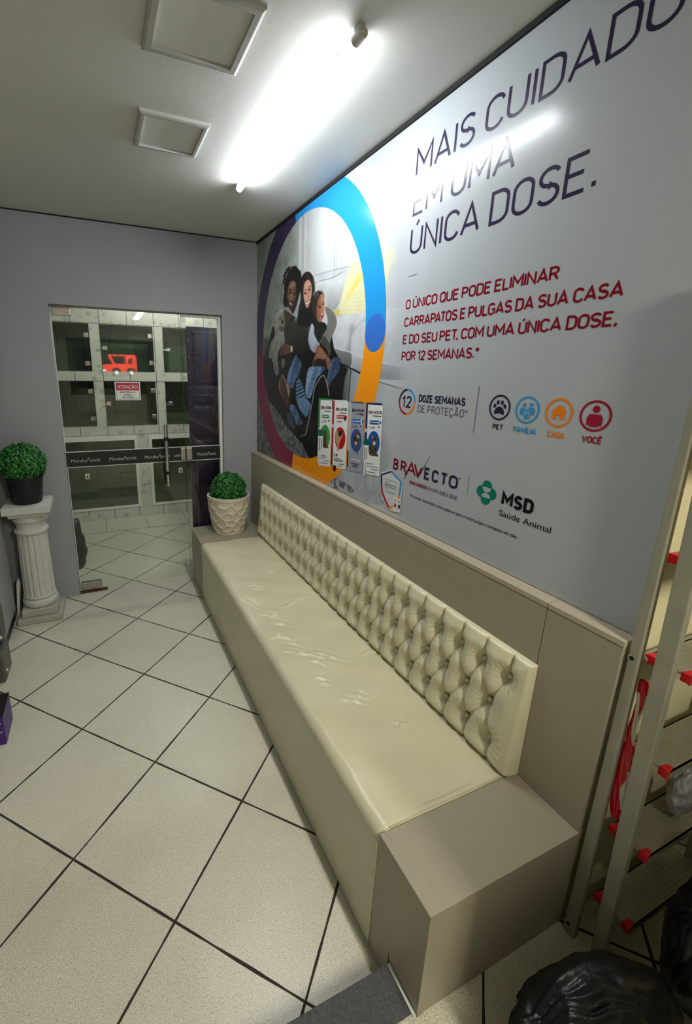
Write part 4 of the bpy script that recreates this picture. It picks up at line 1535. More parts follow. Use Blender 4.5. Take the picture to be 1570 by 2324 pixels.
def smooth_poly(P, n=3):
    """rounded closed outline through the traced points"""
    P = np.array(P, float)
    out = []
    N = len(P)
    for i in range(N):
        p0, p1, p2, p3 = P[i - 1], P[i], P[(i + 1) % N], P[(i + 2) % N]
        for k in range(n):
            t_ = k / n
            out.append(0.5 * (2 * p1 + (p2 - p0) * t_ + (2 * p0 - 5 * p1 + 4 * p2 - p3) * t_ * t_ + (3 * p1 - p0 - 3 * p2 + p3) * t_ ** 3))
    return np.array(out)


def inside(P, X, Y):
    c = np.zeros(X.shape, bool)
    n = len(P)
    for i in range(n):
        x0, y0 = P[i]
        x1, y1 = P[(i + 1) % n]
        if y0 == y1:
            continue
        t_ = ((y0 > Y) != (y1 > Y)) & (X < (x1 - x0) * (Y - y0) / (y1 - y0) + x0)
        c ^= t_
    return c


def paint(P, col, op=1.0, sm=True, grain=0.0, seed=1, fn=None, blur=0):
    P = smooth_poly(P) if sm else np.array(P, float)
    b_ = (UX > P[:, 0].min() - 6) & (UX < P[:, 0].max() + 6) & (UY > P[:, 1].min() - 6) & (UY < P[:, 1].max() + 6)
    ii = np.where(b_.any(1))[0]
    jj = np.where(b_.any(0))[0]
    if len(ii) == 0 or len(jj) == 0:
        return
    sl = (slice(ii[0], ii[-1] + 1), slice(jj[0], jj[-1] + 1))
    X, Y = UX[sl], UY[sl]
    if blur:
        a = np.zeros(X.shape)
        offs = [(-.8, -.3), (.3, -.8), (.8, .3), (-.3, .8), (0, 0), (-.4, .4), (.4, -.4), (1.1, -1.1), (-1.1, 1.1)]
        for ox, oy in offs:
            a += inside(P, X + ox * blur, Y + oy * blur)
        a /= len(offs)
    else:
        a = np.zeros(X.shape)
        for ox, oy in ((-.3, -.6), (.3, -.3), (-.3, 0), (.3, .15), (-.3, .4), (.3, .65)):
            a += inside(P, X + ox, Y + oy)
        a /= 6
    c_ = np.array(col, float)
    c_ = np.broadcast_to(c_, X.shape + (3,)).copy()
    if fn is not None:
        c_ = fn(c_, X, Y)
    if grain:
        g = fbm(26, seed)[sl][..., None] - 0.5
        c_ = c_ + g * grain * 2
    a = (a * op)[..., None]
    PIC[sl] = PIC[sl] * (1 - a) + c_ * a


def line(L, col, w, op=1.0):
    """thin painted line as short quads"""
    w = max(w, 1.3)
    for (x0, y0), (x1, y1) in zip(L[:-1], L[1:]):
        l = math.hypot(x1 - x0, y1 - y0) or 1e-6
        nx, ny = -(y1 - y0) / l * w / 2, (x1 - x0) / l * w / 2
        paint([(x0 + nx, y0 + ny), (x1 + nx, y1 + ny), (x1 - nx, y1 - ny), (x0 - nx, y0 - ny)], col, op, sm=False)


def dot(c, rx, ry, col, op=1.0):
    paint([(c[0] + rx * math.cos(a), c[1] + ry * math.sin(a)) for a in [k * math.pi / 6 for k in range(12)]], col, op, sm=False)


def vgrad(c0_, c1_, y0, y1):
    c0_, c1_ = np.array(c0_, float), np.array(c1_, float)

    def f(c_, X, Y):
        t_ = np.clip((Y - y0) / (y1 - y0), 0, 1)[..., None]
        return c0_ * (1 - t_) + c1_ * t_
    return f


def hgrad(c0_, c1_, x0, x1):
    c0_, c1_ = np.array(c0_, float), np.array(c1_, float)

    def f(c_, X, Y):
        t_ = np.clip((X - x0) / (x1 - x0), 0, 1)[..., None]
        return c0_ * (1 - t_) + c1_ * t_
    return f


# background room
paint([(570, 380), (1000, 380), (1000, 1200), (570, 1200)], (0, 0, 0), 1, False, 0, fn=hgrad((150, 158, 148), (200, 204, 206), 600, 740))
wall_n = fbm(14, 21)
mk = np.clip((725 - UX) / 90, 0, 1) * np.clip((wall_n - 0.42) * 3.0, 0, 1)
PIC = PIC * (1 - 0.42 * mk[..., None]) + np.array((96, 106, 92)) * 0.42 * mk[..., None]
for x0, x1, c_ in ((680, 686, (214, 217, 216)), (686, 692, (176, 180, 178)), (692, 697, (206, 208, 208)), (760, 762, (164, 168, 172)), (766, 768, (176, 180, 184)), (776, 778, (182, 186, 188))):
    paint([(x0, 470), (x1, 470), (x1 - 2, 612), (x0 - 2, 612)], c_, 0.8, False)
for x0, x1 in ((858, 860), (862, 863)):
    paint([(x0, 470), (x1, 470), (x1 + 2, 575), (x0 + 2, 575)], (176, 182, 186), 0.6, False)
# sofa
paint(A_([(690, 175), (900, 120), (1110, 72), (1290, 30), (1320, 320), (1310, 640), (950, 680), (700, 420)]), (194, 198, 201), 1, False, 10, 4)
line(A_([(690, 190), (900, 130), (1110, 75)]), (140, 146, 150), 1.6)
line(A_([(700, 280), (800, 240), (900, 222), (980, 180), (1040, 150)]), (112, 118, 122), 1.5)
paint(A_([(705, 285), (800, 248), (900, 228), (985, 185), (1045, 152), (1062, 185), (1052, 330), (1000, 500), (925, 605), (835, 560), (705, 405)]), (0, 0, 0), 1, True, 10, 5, fn=vgrad((206, 209, 211), (150, 154, 152), 640, 708))
paint(A_([(1135, 22), (1235, 15), (1300, 250), (1300, 420), (1180, 520), (1060, 645), (990, 640), (1000, 530), (1050, 330)]), (226, 223, 176), 1, False, 14, 6)
paint(A_([(1235, 140), (1275, 245), (1190, 330), (1130, 440), (1085, 470), (1150, 300)]), (224, 207, 112), 0.85, True, 10, 7, blur=4)
paint(A_([(1290, 255), (1320, 600), (1055, 650), (1080, 560), (1140, 430), (1210, 330)]), (0, 0, 0), 1, True, 8, 8, fn=lambda c_, X, Y: np.array((230, 226, 184)) - 14 * (np.sin(X * 0.5 + Y * 1.7)[..., None] > 0.3) * np.array((1, 1, 1.6)))
paint(A_([(920, 608), (1000, 588), (1000, 655), (960, 668)]), (206, 190, 96), 1, False)
paint(Z4([(1300, 770), (1410, 800), (1370, 1050), (1305, 1170)]), (224, 220, 178), 0.8, True, 10, 9)
paint(Z4([(1330, 980), (1420, 900), (1440, 1290), (1310, 1310)]), (194, 199, 203), 0.8, True, blur=3)
paint(A_([(950, 690), (1130, 645), (1310, 608), (2100, 530), (2100, 1310), (1500, 1225), (1300, 1175), (1140, 1115), (910, 1040), (920, 860)]), (0, 0, 0), 1, False, 12, 10, fn=vgrad((212, 215, 218), (196, 200, 205), 715, 790))
paint(A_([(1120, 760), (1180, 800), (1145, 920), (1140, 1110), (1075, 1095), (1110, 960), (1120, 880)]), (150, 156, 162), 0.75, True, blur=4)
paint(A_([(1310, 700), (1210, 770), (1155, 880), (1140, 1000), (1150, 1120), (1310, 1170)]), (204, 208, 212), 1, True, 8, 11)
line(A_([(1310, 698), (1215, 765), (1155, 880)]), (158, 164, 170), 1.2)
paint(A_([(905, 1045), (1020, 1078), (1135, 1108), (1138, 1250), (1100, 1265), (1020, 1235), (960, 1150)]), (0, 0, 0), 1, True, 8, 12, fn=vgrad((128, 131, 133), (92, 95, 97), 795, 832))
paint(A_([(1142, 1120), (1300, 1172), (1500, 1228), (2100, 1315), (2100, 1440), (1470, 1420), (1250, 1345), (1145, 1285)]), (0, 0, 0), 1, False, 8, 13, fn=vgrad((190, 195, 201), (150, 155, 162), 805, 852))
line(A_([(915, 1038), (1020, 1068), (1135, 1098)]), (216, 218, 220), 2.2)
line(A_([(1143, 1112), (1210, 1148), (1290, 1168), (1500, 1222), (1700, 1255), (2000, 1300)]), (214, 217, 220), 2.0)
paint(B_([(1025, 35), (1140, 80), (1112, 480), (960, 470), (1010, 250)]), (0, 0, 0), 1, False, 8, 14, fn=hgrad((70, 72, 74), (128, 132, 134), 775, 795))
paint(B_([(1140, 85), (1260, 140), (1480, 245), (2100, 430), (2100, 1300), (1000, 1300), (1105, 470)]), (0, 0, 0), 1, False, 8, 15, fn=hgrad((150, 158, 168), (188, 193, 198), 795, 880))
line(B_([(1020, 30), (1140, 88), (1260, 148)]), (24, 26, 28), 4)
line(B_([(1260, 140), (1460, 240), (1640, 300), (1820, 350)]), (110, 116, 122), 3.2, 0.9)
line(B_([(1138, 85), (1120, 260), (1106, 480)]), (40, 42, 44), 2.0)
paint(B_([(1480, 900), (1560, 960), (1560, 1300), (1300, 1330)]), (160, 167, 174), 0.6, True, blur=5)
# rug
paint(B_([(-40, 440), (150, 430), (300, 560), (460, 810), (640, 1040), (760, 1180), (1000, 1300), (1000, 1500), (-40, 1200)]), (118, 124, 128), 1, False)
rug = (fbm(46, 31) > 0.52) & inside(np.array(B_([(-40, 440), (150, 430), (300, 560), (460, 810), (640, 1040), (760, 1180), (1000, 1300), (1000, 1500), (-40, 1200)])), UX, UY)
PIC[rug] = (84, 88, 92)
paint(B_([(900, 1330), (1250, 1290), (1600, 1300), (1600, 1700), (700, 1700)]), (178, 184, 190), 0.9, False, 20, 33)
spk = (fbm(52, 37) > 0.56) & inside(np.array(B_([(860, 1430), (960, 1380), (1250, 1560), (900, 1560)])), UX, UY)
PIC[spk] = (92, 100, 110)
# dark mass of the sitting group
DK = (24, 24, 24)
paint(A_([(345, 590), (430, 650), (520, 710), (700, 700), (830, 750), (905, 880), (935, 1060), (1030, 1240), (1100, 1300)]) + B_([(1060, 200), (1030, 460), (765, 450), (755, 1180), (650, 1175), (560, 985), (470, 880), (370, 780), (280, 620), (150, 460), (95, 200)]) +
      A_([(95, 1150), (165, 960), (200, 800), (300, 760)]), DK, 1, False, 6, 41)
paint(B_([(760, 430), (1030, 430), (1040, 520), (760, 620)]), (20, 21, 22), 1, False)
paint(A_([(360, 740), (640, 740), (640, 1000), (560, 1120), (430, 1020), (350, 960)]), (0, 0, 0), 1, True, fn=vgrad((58, 56, 50), (34, 33, 28), 735, 800))
for k in range(24):
    x0, y0 = 370 + 11 * k, 760 + 20 * math.sin(k)
    line(A_([(x0, y0), (x0 - 14, y0 + 120), (x0 - 4, y0 + 220)]), (30, 30, 27), 1.3, 0.6)
paint(A_([(340, 740), (400, 760), (430, 900), (420, 1010), (350, 1000)]), (52, 50, 46), 0.7, True, blur=3)
paint(A_([(90, 960), (170, 930), (160, 1150), (100, 1180)]), (70, 74, 70), 0.7, True, blur=3)
paint(A_([(100, 830), (150, 850), (140, 880), (100, 890)]), (180, 172, 110), 0.8, True)
# dog
paint(A_([(240, 660), (270, 610), (310, 585), (342, 640), (350, 760), (335, 830), (350, 980), (300, 1040), (272, 1100), (265, 1200), (280, 1330), (245, 1375), (215, 1280), (200, 1180), (160, 1155), (168, 1060), (190, 970), (232, 900), (222, 800), (212, 735)]), (0, 0, 0), 1, True, 24, 43, fn=vgrad((186, 184, 174), (126, 122, 112), 705, 850))
paint(A_([(300, 640), (340, 660), (345, 820), (300, 800)]), (120, 114, 104), 0.7, True, blur=2)
for k in range(110):
    x0, y0 = rnd.uniform(185, 345), rnd.uniform(620, 1340)
    p0_ = A_([(x0, y0)])[0]
    i_ = int(np.argmin(np.abs(UX[:, 0] - p0_[0])))
    j_ = int(np.argmin(np.abs(UY[i_] - p0_[1])))
    if PIC[i_, j_].mean() > 88:
        line(A_([(x0, y0), (x0 + rnd.uniform(-8, 8), y0 + rnd.uniform(20, 46))]), rnd.choice([(206, 204, 196), (112, 108, 98), (150, 146, 136)]), 0.9, 0.6)
dot(A_([(292, 700)])[0], 1.8, 3.4, (40, 34, 32))
dot(A_([(322, 738)])[0], 2.4, 4.0, (30, 26, 26))
paint(A_([(285, 790), (330, 800), (325, 850), (290, 840)]), (84, 76, 70), 0.8, True)
paint(A_([(305, 1180), (350, 1180), (345, 1260), (318, 1285)]), (104, 98, 90), 1, True, 14, 44)
# father
paint(A_([(348, 600), (430, 650), (425, 700), (385, 745), (350, 740)]), (84, 62, 50), 1, True)
hair = A_([(345, 560), (330, 500), (340, 380), (345, 270), (370, 190), (385, 150), (410, 120), (440, 95), (470, 70), (500, 95), (525, 130), (540, 190), (545, 280), (525, 400), (505, 480), (470, 590), (440, 640), (400, 560)])
paint(hair, (32, 27, 25), 1, True)
rnd = random.Random(5)
for k in range(90):
    a = rnd.uniform(0.1, 3.3)
    cx, cy = 443 + 105 * math.cos(a) * rnd.uniform(0.85, 1.08), 250 - 165 * math.sin(a) * rnd.uniform(0.85, 1.10)
    dot(A_([(cx, cy)])[0], rnd.uniform(0.8, 1.9), rnd.uniform(1.2, 3.2), (36, 30, 28), 0.9)
paint(A_([(405, 275), (440, 245), (470, 265), (483, 320), (478, 420), (460, 520), (430, 560), (395, 530), (378, 440), (388, 340)]), (0, 0, 0), 1, True, 6, 45, fn=hgrad((98, 70, 56), (158, 116, 92), 650, 672))
paint(A_([(455, 300), (483, 330), (478, 460), (455, 500)]), (64, 44, 36), 0.7, True, blur=2)
paint(A_([(383, 455), (408, 488), (440, 478), (478, 440), (492, 510), (466, 580), (430, 604), (396, 565)]), (58, 43, 36), 0.85, True, blur=2)
paint(A_([(404, 503), (424, 514), (436, 533), (426, 540), (408, 524)]), (206, 192, 180), 1, True)
for k in range(60):                # frizzy strands standing out of the hair
    a = rnd.uniform(-0.5, 3.6)
    x0, y0 = 440 + 98 * math.cos(a), 270 - 160 * math.sin(a)
    r_ = rnd.uniform(14, 34)
    line(A_([(x0, y0), (x0 + r_ * math.cos(a + rnd.uniform(-.6, .6)), y0 - r_ * math.sin(a + rnd.uniform(-.6, .6)))]), (40, 34, 32), 1.3, 0.8)
paint(A_([(405, 300), (440, 272), (462, 285), (455, 330), (415, 335)]), (176, 134, 108), 0.6, True, blur=3)
paint(A_([(395, 420), (425, 425), (428, 470), (400, 470)]), (160, 116, 92), 0.6, True, blur=3)
paint(A_([(447, 420), (474, 420), (472, 460), (450, 465)]), (134, 96, 76), 0.6, True, blur=3)
dot(A_([(418, 388)])[0], 3.2, 2.2, (28, 20, 18))
dot(A_([(463, 402)])[0], 2.6, 2.2, (28, 20, 18))
line(A_([(395, 358), (420, 345), (438, 360)]), (30, 22, 20), 1.6)
line(A_([(432, 395), (420, 450), (436, 462)]), (168, 126, 100), 1.5, 0.7)
paint(A_([(455, 690), (500, 690), (515, 725), (480, 735)]), (120, 134, 150), 0.8, True, 20, 46)
# mother
paint(A_([(555, 190), (590, 150), (625, 138), (665, 165), (697, 240), (706, 360), (685, 470), (700, 580), (735, 700), (690, 730), (515, 715), (512, 580), (535, 480), (530, 330), (540, 240)]), (30, 26, 27), 1, True)
paint(A_([(590, 262), (625, 235), (650, 250), (668, 310), (670, 380), (655, 480), (622, 580), (596, 548), (575, 450), (572, 340)]), (0, 0, 0), 1, True, 6, 47, fn=hgrad((206, 160, 138), (176, 128, 108), 690, 708))
for k in range(26):
    x0 = rnd.uniform(545, 690)
    line(A_([(x0, rnd.uniform(170, 260)), (x0 + (x0 - 615) * 0.25, rnd.uniform(300, 420)), (x0 + (x0 - 615) * 0.30, rnd.uniform(440, 600))]) if abs(x0 - 620) > 42 else A_([(610, 165), (x0, 215)]), (66, 54, 52), 0.9, 0.55)
paint(A_([(585, 400), (610, 420), (604, 470), (584, 460)]), (222, 168, 146), 0.7, True, blur=3)
paint(A_([(640, 390), (662, 380), (656, 440), (642, 450)]), (206, 150, 130), 0.7, True, blur=3)
paint(A_([(600, 285), (640, 262), (655, 300), (610, 330)]), (220, 176, 154), 0.6, True, blur=3)
paint(A_([(592, 512), (615, 500), (648, 478), (640, 512), (612, 534)]), (226, 214, 206), 0.95, True)
line(A_([(588, 508), (618, 496), (650, 472)]), (150, 60, 60), 1.2)
line(A_([(592, 525), (615, 538), (645, 510)]), (168, 72, 70), 1.4)
dot(A_([(592, 398)])[0], 3.0, 2.2, (44, 30, 28))
dot(A_([(640, 352)])[0], 3.0, 2.2, (44, 30, 28))
line(A_([(575, 372), (595, 352), (608, 360)]), (60, 40, 36), 1.3)
line(A_([(622, 330), (645, 308), (660, 320)]), (60, 40, 36), 1.3)
line(A_([(618, 370), (628, 425), (612, 432)]), (150, 100, 86), 1.2, 0.8)
paint(A_([(520, 600), (590, 580), (640, 560), (690, 580), (730, 660), (740, 760), (640, 790), (500, 780)]), (24, 22, 23), 1, True)
# daughter
paint(A_([(690, 420), (725, 375), (785, 372), (820, 420), (810, 470), (745, 500), (735, 610), (745, 725), (705, 690), (665, 560), (670, 480)]), (52, 44, 40), 1, True, 12, 48)
paint(A_([(790, 360), (835, 410), (850, 500), (835, 580), (810, 540), (812, 450)]), (214, 214, 210), 0.6, True, 20, 49, blur=3)
for k in range(40):
    dot(A_([(rnd.uniform(690, 810), rnd.uniform(360, 450))])[0], rnd.uniform(0.6, 1.3), rnd.uniform(0.8, 1.8), rnd.choice([(150, 146, 140), (40, 34, 30), (92, 80, 70)]), 0.7)
paint(A_([(765, 425), (800, 405), (815, 450), (822, 540), (818, 640), (800, 705), (768, 740), (735, 715), (722, 620), (735, 510)]), (0, 0, 0), 1, True, 6, 50, fn=hgrad((128, 82, 60), (196, 142, 112), 720, 736))
dot(A_([(766, 560)])[0], 2.8, 2.2, (36, 24, 20))
dot(A_([(806, 524)])[0], 2.2, 2.2, (36, 24, 20))
line(A_([(745, 535), (765, 520), (780, 530)]), (60, 42, 34), 1.3)
line(A_([(798, 498), (810, 490), (816, 500)]), (60, 42, 34), 1.2)
line(A_([(792, 550), (806, 600), (794, 612)]), (150, 100, 80), 1.2)
paint(A_([(774, 655), (795, 645), (812, 626), (808, 665), (788, 688)]), (120, 30, 32), 1, True)
paint(A_([(776, 655), (796, 645), (811, 630), (806, 646), (785, 662)]), (240, 232, 226), 1, True)


def knit(c_, X, Y):
    st_ = np.sin((Y - 0.75 * (X - 740)) * 2.0 + np.sin(X * 0.4))
    return np.where(st_[..., None] > 0, np.array((152, 150, 144)), np.array((58, 56, 52)))


paint(A_([(825, 565), (880, 578), (925, 620), (955, 670), (968, 745), (945, 830), (905, 920), (882, 1000), (892, 1090), (872, 1145), (845, 1060), (790, 1010), (765, 960), (800, 890), (840, 800), (858, 710)]), (0, 0, 0), 1, True, fn=knit)
paint(A_([(770, 960), (810, 900), (860, 960), (885, 1010), (892, 1090), (872, 1145), (845, 1060), (790, 1010)]), (60, 58, 54), 0.75, True, 20, 51)
paint(A_([(700, 770), (760, 790), (825, 760), (845, 820), (800, 890), (765, 960), (720, 930)]), (30, 32, 30), 1, True)
paint(A_([(665, 758), (695, 790), (700, 880), (735, 960), (765, 1005), (725, 1060), (705, 1105), (655, 1060), (628, 960), (640, 850)]), (0, 0, 0), 1, True, 18, 52, fn=vgrad((196, 202, 216), (150, 158, 176), 735, 800))
# hands


def denim(c0_, c1_, x0, x1, seed):
    g_ = hgrad(c0_, c1_, x0, x1)

    def f(c_, X, Y):
        k = np.sin(X * 0.22 + Y * 0.62 + 1.9 * np.sin(X * 0.31 + seed) + 0.8 * np.sin(Y * 0.17)) * 0.6 + np.sin(X * 0.35 + seed + 0.1 * Y)
        return g_(c_, X, Y) * (1 + 0.15 * k[..., None])
    return f


SKIN = (150, 100, 78)
paint(A_([(735, 1015), (790, 1050), (850, 1130), (888, 1190), (885, 1260), (868, 1305), (845, 1260), (830, 1180), (790, 1185), (745, 1165), (705, 1235), (678, 1262), (688, 1180), (715, 1110)]), SKIN, 1, True, 22, 53)
for L in ([(720, 1150), (700, 1230)], [(745, 1160), (725, 1230)], [(845, 1180), (858, 1260)], [(868, 1180), (876, 1250)]):
    line(A_(L), (92, 58, 44), 1.0)
paint(A_([(690, 1190), (780, 1180), (830, 1200), (840, 1280), (760, 1290), (690, 1270)]), (52, 36, 30), 0.8, True, blur=2)
paint(A_([(320, 1010), (350, 995), (420, 1018), (442, 1070), (400, 1112), (330, 1125), (285, 1112)]), (112, 80, 64), 1, True, 18, 54)
dot(A_([(430, 1056)])[0], 2.8, 7.6, (206, 202, 188))
# jeans and feet
paint(A_([(478, 1132), (520, 1180), (552, 1240), (540, 1300), (510, 1380)]) + B_([(480, 200), (440, 320), (400, 290), (368, 245)]) + A_([(372, 1440), (392, 1330), (432, 1230)]), (0, 0, 0), 1, True, 22, 55, fn=denim((96, 128, 168), (52, 74, 106), 655, 685, 1))
paint(A_([(905, 1185), (980, 1155), (1012, 1200), (1004, 1310)]) + B_([(965, 160), (900, 240), (862, 330), (848, 230)]), (0, 0, 0), 1, True, 10, 56, fn=denim((84, 106, 144), (36, 48, 72), 740, 775, 2))
paint(B_([(640, 75), (720, 60), (830, 72), (800, 130), (730, 200), (695, 300), (650, 440), (600, 410), (595, 300), (612, 150)]), (0, 0, 0), 1, True, 22, 57, fn=denim((136, 164, 200), (70, 92, 130), 695, 735, 3))


def ripped(c_, X, Y):
    st_ = np.sin((Y + 0.5 * X) * 0.75)
    a = np.clip((906 - Y) / 12, 0, 1)
    return np.where(((st_ > 0.45) & (a > 0.2))[..., None], np.array((24, 28, 36)), np.array((104, 140, 174)))


paint(B_([(490, 230), (530, 210), (575, 330), (600, 430), (655, 505), (640, 590), (600, 660), (520, 560), (480, 420)]), (0, 0, 0), 1, True, 20, 58, fn=ripped)
paint(B_([(400, 540), (460, 520), (520, 640), (560, 740), (490, 755), (470, 700), (430, 620)]), (0, 0, 0), 1, True, 18, 59, fn=denim((96, 126, 170), (60, 84, 120), 655, 690, 4))
paint(B_([(375, 600), (430, 640), (470, 800), (440, 800), (380, 720)]), (70, 84, 112), 0.8, True, blur=2)
paint(B_([(312, 160), (350, 215), (372, 300), (400, 440), (408, 560), (370, 545), (320, 440), (280, 340), (282, 240)]), (0, 0, 0), 1, True, 16, 60, fn=hgrad((110, 72, 68), (62, 40, 38), 635, 655))
line(B_([(312, 160), (350, 215), (360, 260)]), (206, 170, 160), 1.6)
line(B_([(285, 230), (282, 300), (285, 350)]), (176, 140, 134), 1.4)
paint(B_([(360, 270), (395, 280), (410, 350), (395, 420)]), (176, 150, 128), 0.9, True)
line(B_([(874, 410), (865, 340), (850, 270), (830, 195), (810, 165), (775, 185), (735, 250), (705, 310), (690, 390), (672, 500), (645, 640), (625, 740), (610, 810), (595, 870), (560, 880), (530, 890)]), (186, 186, 184), 1.5)
# fade of the photograph into the plain grey of the mural on the right
fd = np.clip((UX - 876 - np.clip((UY - 700) * 0.05, -8, 14)) / 66, 0, 1)[..., None]
fd = fd * fd * (3 - 2 * fd)
PIC = PIC * (1 - fd) + BASE * fd
PIC = np.clip(PIC, 0, 255) * 0.93
PIC = PIC * (1 - fd) + BASE * fd
LIN = s2l(PIC)
ns, nz_ = GS.shape
me = bpy.data.meshes.new('family_photo')
vv = np.stack([np.full(GS.shape, -0.0015), -GS, GZ], -1).reshape(-1, 3)
ii, jj = np.meshgrid(np.arange(ns - 1), np.arange(nz_ - 1), indexing='ij')
a = (ii * nz_ + jj).ravel()
ff = np.stack([a, a + 1, a + nz_ + 1, a + nz_], 1)
me.vertices.add(len(vv))
me.vertices.foreach_set('co', vv.ravel())
me.loops.add(ff.size)
me.polygons.add(len(ff))
me.loops.foreach_set('vertex_index', ff.ravel())
me.polygons.foreach_set('loop_start', np.arange(0, ff.size, 4))
me.polygons.foreach_set('loop_total', np.full(len(ff), 4))
me.update(calc_edges=True)
at = me.color_attributes.new('print', 'FLOAT_COLOR', 'POINT')
at.data.foreach_set('color', np.concatenate([LIN.reshape(-1, 3), np.ones((ns * nz_, 1))], 1).ravel())
link('family_photo', me, M['film_print'], mural)

# --- the coloured ring
OC, OR_ = (0.850, 1.8935), (0.884, 0.904)
IC, IR = (0.8555, 1.9106), (0.715, 0.728)
ZMAX = 2.6705


def ring_pt(t_, k):
    """t: angle (0 = towards the shop front, counter-clockwise), k: 0 inner .. 1 outer"""
    i = (IC[0] + IR[0] * math.cos(t_), IC[1] + IR[1] * math.sin(t_))
    o_ = (OC[0] + OR_[0] * math.cos(t_), OC[1] + OR_[1] * math.sin(t_))
    return (i[0] + (o_[0] - i[0]) * k, i[1] + (o_[1] - i[1]) * k)


def ring_col(deg):
    navy, blue, ora, crim = s2l((52, 38, 78)), s2l((34, 142, 210)), s2l((238, 146, 12)), s2l((128, 24, 62))
    d = deg % 360
    if d < 101:
        return blue if d > 1 else ora
    if d < 176:
        return navy
    if d < 190:
        f_ = (d - 176) / 14
        return navy * (1 - f_) + crim * f_
    if d < 262:
        return crim
    return ora


rg = MB()
N = 360
KS = 10
for k in range(N):
    t0, t1 = 2 * math.pi * k / N, 2 * math.pi * (k + 1) / N
    c_ = ring_col(math.degrees((t0 + t1) / 2))
    col = (float(c_[0]), float(c_[1]), float(c_[2]), 1.0)
    for q in range(KS):
        P = [ring_pt(t0, q / KS), ring_pt(t0, (q + 1) / KS), ring_pt(t1, (q + 1) / KS), ring_pt(t1, q / KS)]
        P = [(p_[0], min(max(p_[1], H_PAN + 0.003), ZMAX)) for p_ in P]
        P = [(max(p_[0], 0.003), p_[1]) for p_ in P]
        rg.add([(-0.0019, -p_[0], p_[1]) for p_ in P], [(0, 1, 2, 3)], col)
ring = rg.build('ring_graphic', M['film_print'], mural)
c_ = rgb(52, 108, 196)
rg = MB()
ov = [(1.651 + 0.082 * math.cos(a), 1.911 + 0.085 * math.sin(a)) for a in [2 * math.pi * k / 48 for k in range(48)]]
rg.add([(-0.0022, -p_[0], p_[1]) for p_ in ov], [tuple(range(48))], c_)
rg.build('ring_dot', M['film_print'], mural)

# --- headline and slogan
letter_line('headline_line', 'MAIS CUIDADO', 1.858, 2.722, 2.474, 0.095, 0.105, 'film_navy', gap=0.185)
letter_line('headline_line', 'EM UMA', 1.860, 2.330, 2.334, 0.095, 0.105, 'film_navy', gap=0.185)
letter_line('headline_line', 'ÚNICA DOSE.', 1.860, 2.598, 2.194, 0.098, 0.105, 'film_navy', gap=0.185)
letter_line('slogan_line', 'O ÚNICO QUE PODE ELIMINAR', 1.864, 2.535, 1.9875, 0.038, 0.165, 'film_red', gap=0.185)
letter_line('slogan_line', 'CARRAPATOS E PULGAS DA SUA CASA', 1.864, 2.715, 1.918, 0.038, 0.165, 'film_red', gap=0.185)
letter_line('slogan_line', 'E DO SEU PET, COM UMA ÚNICA DOSE,', 1.864, 2.716, 1.849, 0.038, 0.165, 'film_red', gap=0.185)
letter_line('slogan_line', 'POR 12 SEMANAS.*', 1.864, 2.284, 1.782, 0.038, 0.165, 'film_red', gap=0.185)
for nm, L_, w_ in (('short_rule', [(1.866, 2.1145), (1.919, 2.1145)], 0.0022), ('divider_line', [(2.3045, 1.528), (2.3045, 1.691)], 0.0022), ('divider_line', [(2.312, 1.296), (2.312, 1.371)], 0.0014)):
    hb = MB()
    stroke2(hb, L_, w_, mput(0.002))
    hb.build(nm, M['film_grey'], mural)


def ring_seg(mb, c, r, w_, a0, a1, n=20, off=0.002):
    stroke2(mb, [(c[0] + r * math.cos(math.radians(a0 + (a1 - a0) * k / n)), c[1] + r * math.sin(math.radians(a0 + (a1 - a0) * k / n))) for k in range(n + 1)], w_, mput(off))


def disc(mb, s, z, rs, rz, off=0.0021, n=24, rot=0.0, a0=0, a1=360):
    P = []
    for k in range(n):
        a = math.radians(a0 + (a1 - a0) * k / (n if a1 - a0 == 360 else n - 1))
        u, v = rs * math.cos(a), rz * math.sin(a)
        P.append((s + u * math.cos(rot) - v * math.sin(rot), z + u * math.sin(rot) + v * math.cos(rot)))
    mb.add([(-off, -p_[0], p_[1]) for p_ in P], [tuple(range(n))])


def polyf(mb, P, off=0.0021, col=None):
    tri = tessellate_polygon([[Vector((p_[0], p_[1], 0)) for p_ in P]])
    mb.add([(-off, -p_[0], p_[1]) for p_ in P], [tuple(t_) for t_ in tri], col)


# twelve weeks badge
for a0, a1, mt, nm in ((0, 95, 'film_blue', 'badge_arc'), (95, 180, 'film_navy', 'badge_arc'), (180, 270, 'film_crimson', 'badge_arc'), (270, 360, 'film_orange', 'badge_arc')):
    mb = MB()
    ring_seg(mb, (1.926, 1.612), 0.0505, 0.009, a0, a1)
    mb.build(nm, M[mt], mural)
mb = MB()
letter_line('', '12', 1.894, 1.956, 1.587, 0.050, 0.16, None, mb=mb, gap=0.26)
letter_line('', 'DOZE SEMANAS', 2.000, 2.251, 1.6165, 0.030, 0.20, None, mb=mb, gap=0.25)
mb.build('badge_lettering', M['film_navy'], mural)
mb = MB()
letter_line('', 'DE PROTEÇÃO*', 2.000, 2.266, 1.5755, 0.0295, 0.105, None, mb=mb, gap=0.24)
mb.build('badge_subtitle', M['film_grey'], mural)


def icon(s, mat, draw, text, t0, t1, name):
    mb = MB()
    ring_seg(mb, (s, 1.623), 0.0385, 0.006, 0, 360, 48)
    draw(mb, s, 1.623)
    letter_line('', text, t0, t1, 1.5505, 0.0185, 0.19, None, mb=mb, gap=0.24)
    mb.build(name, M[mat], mural)


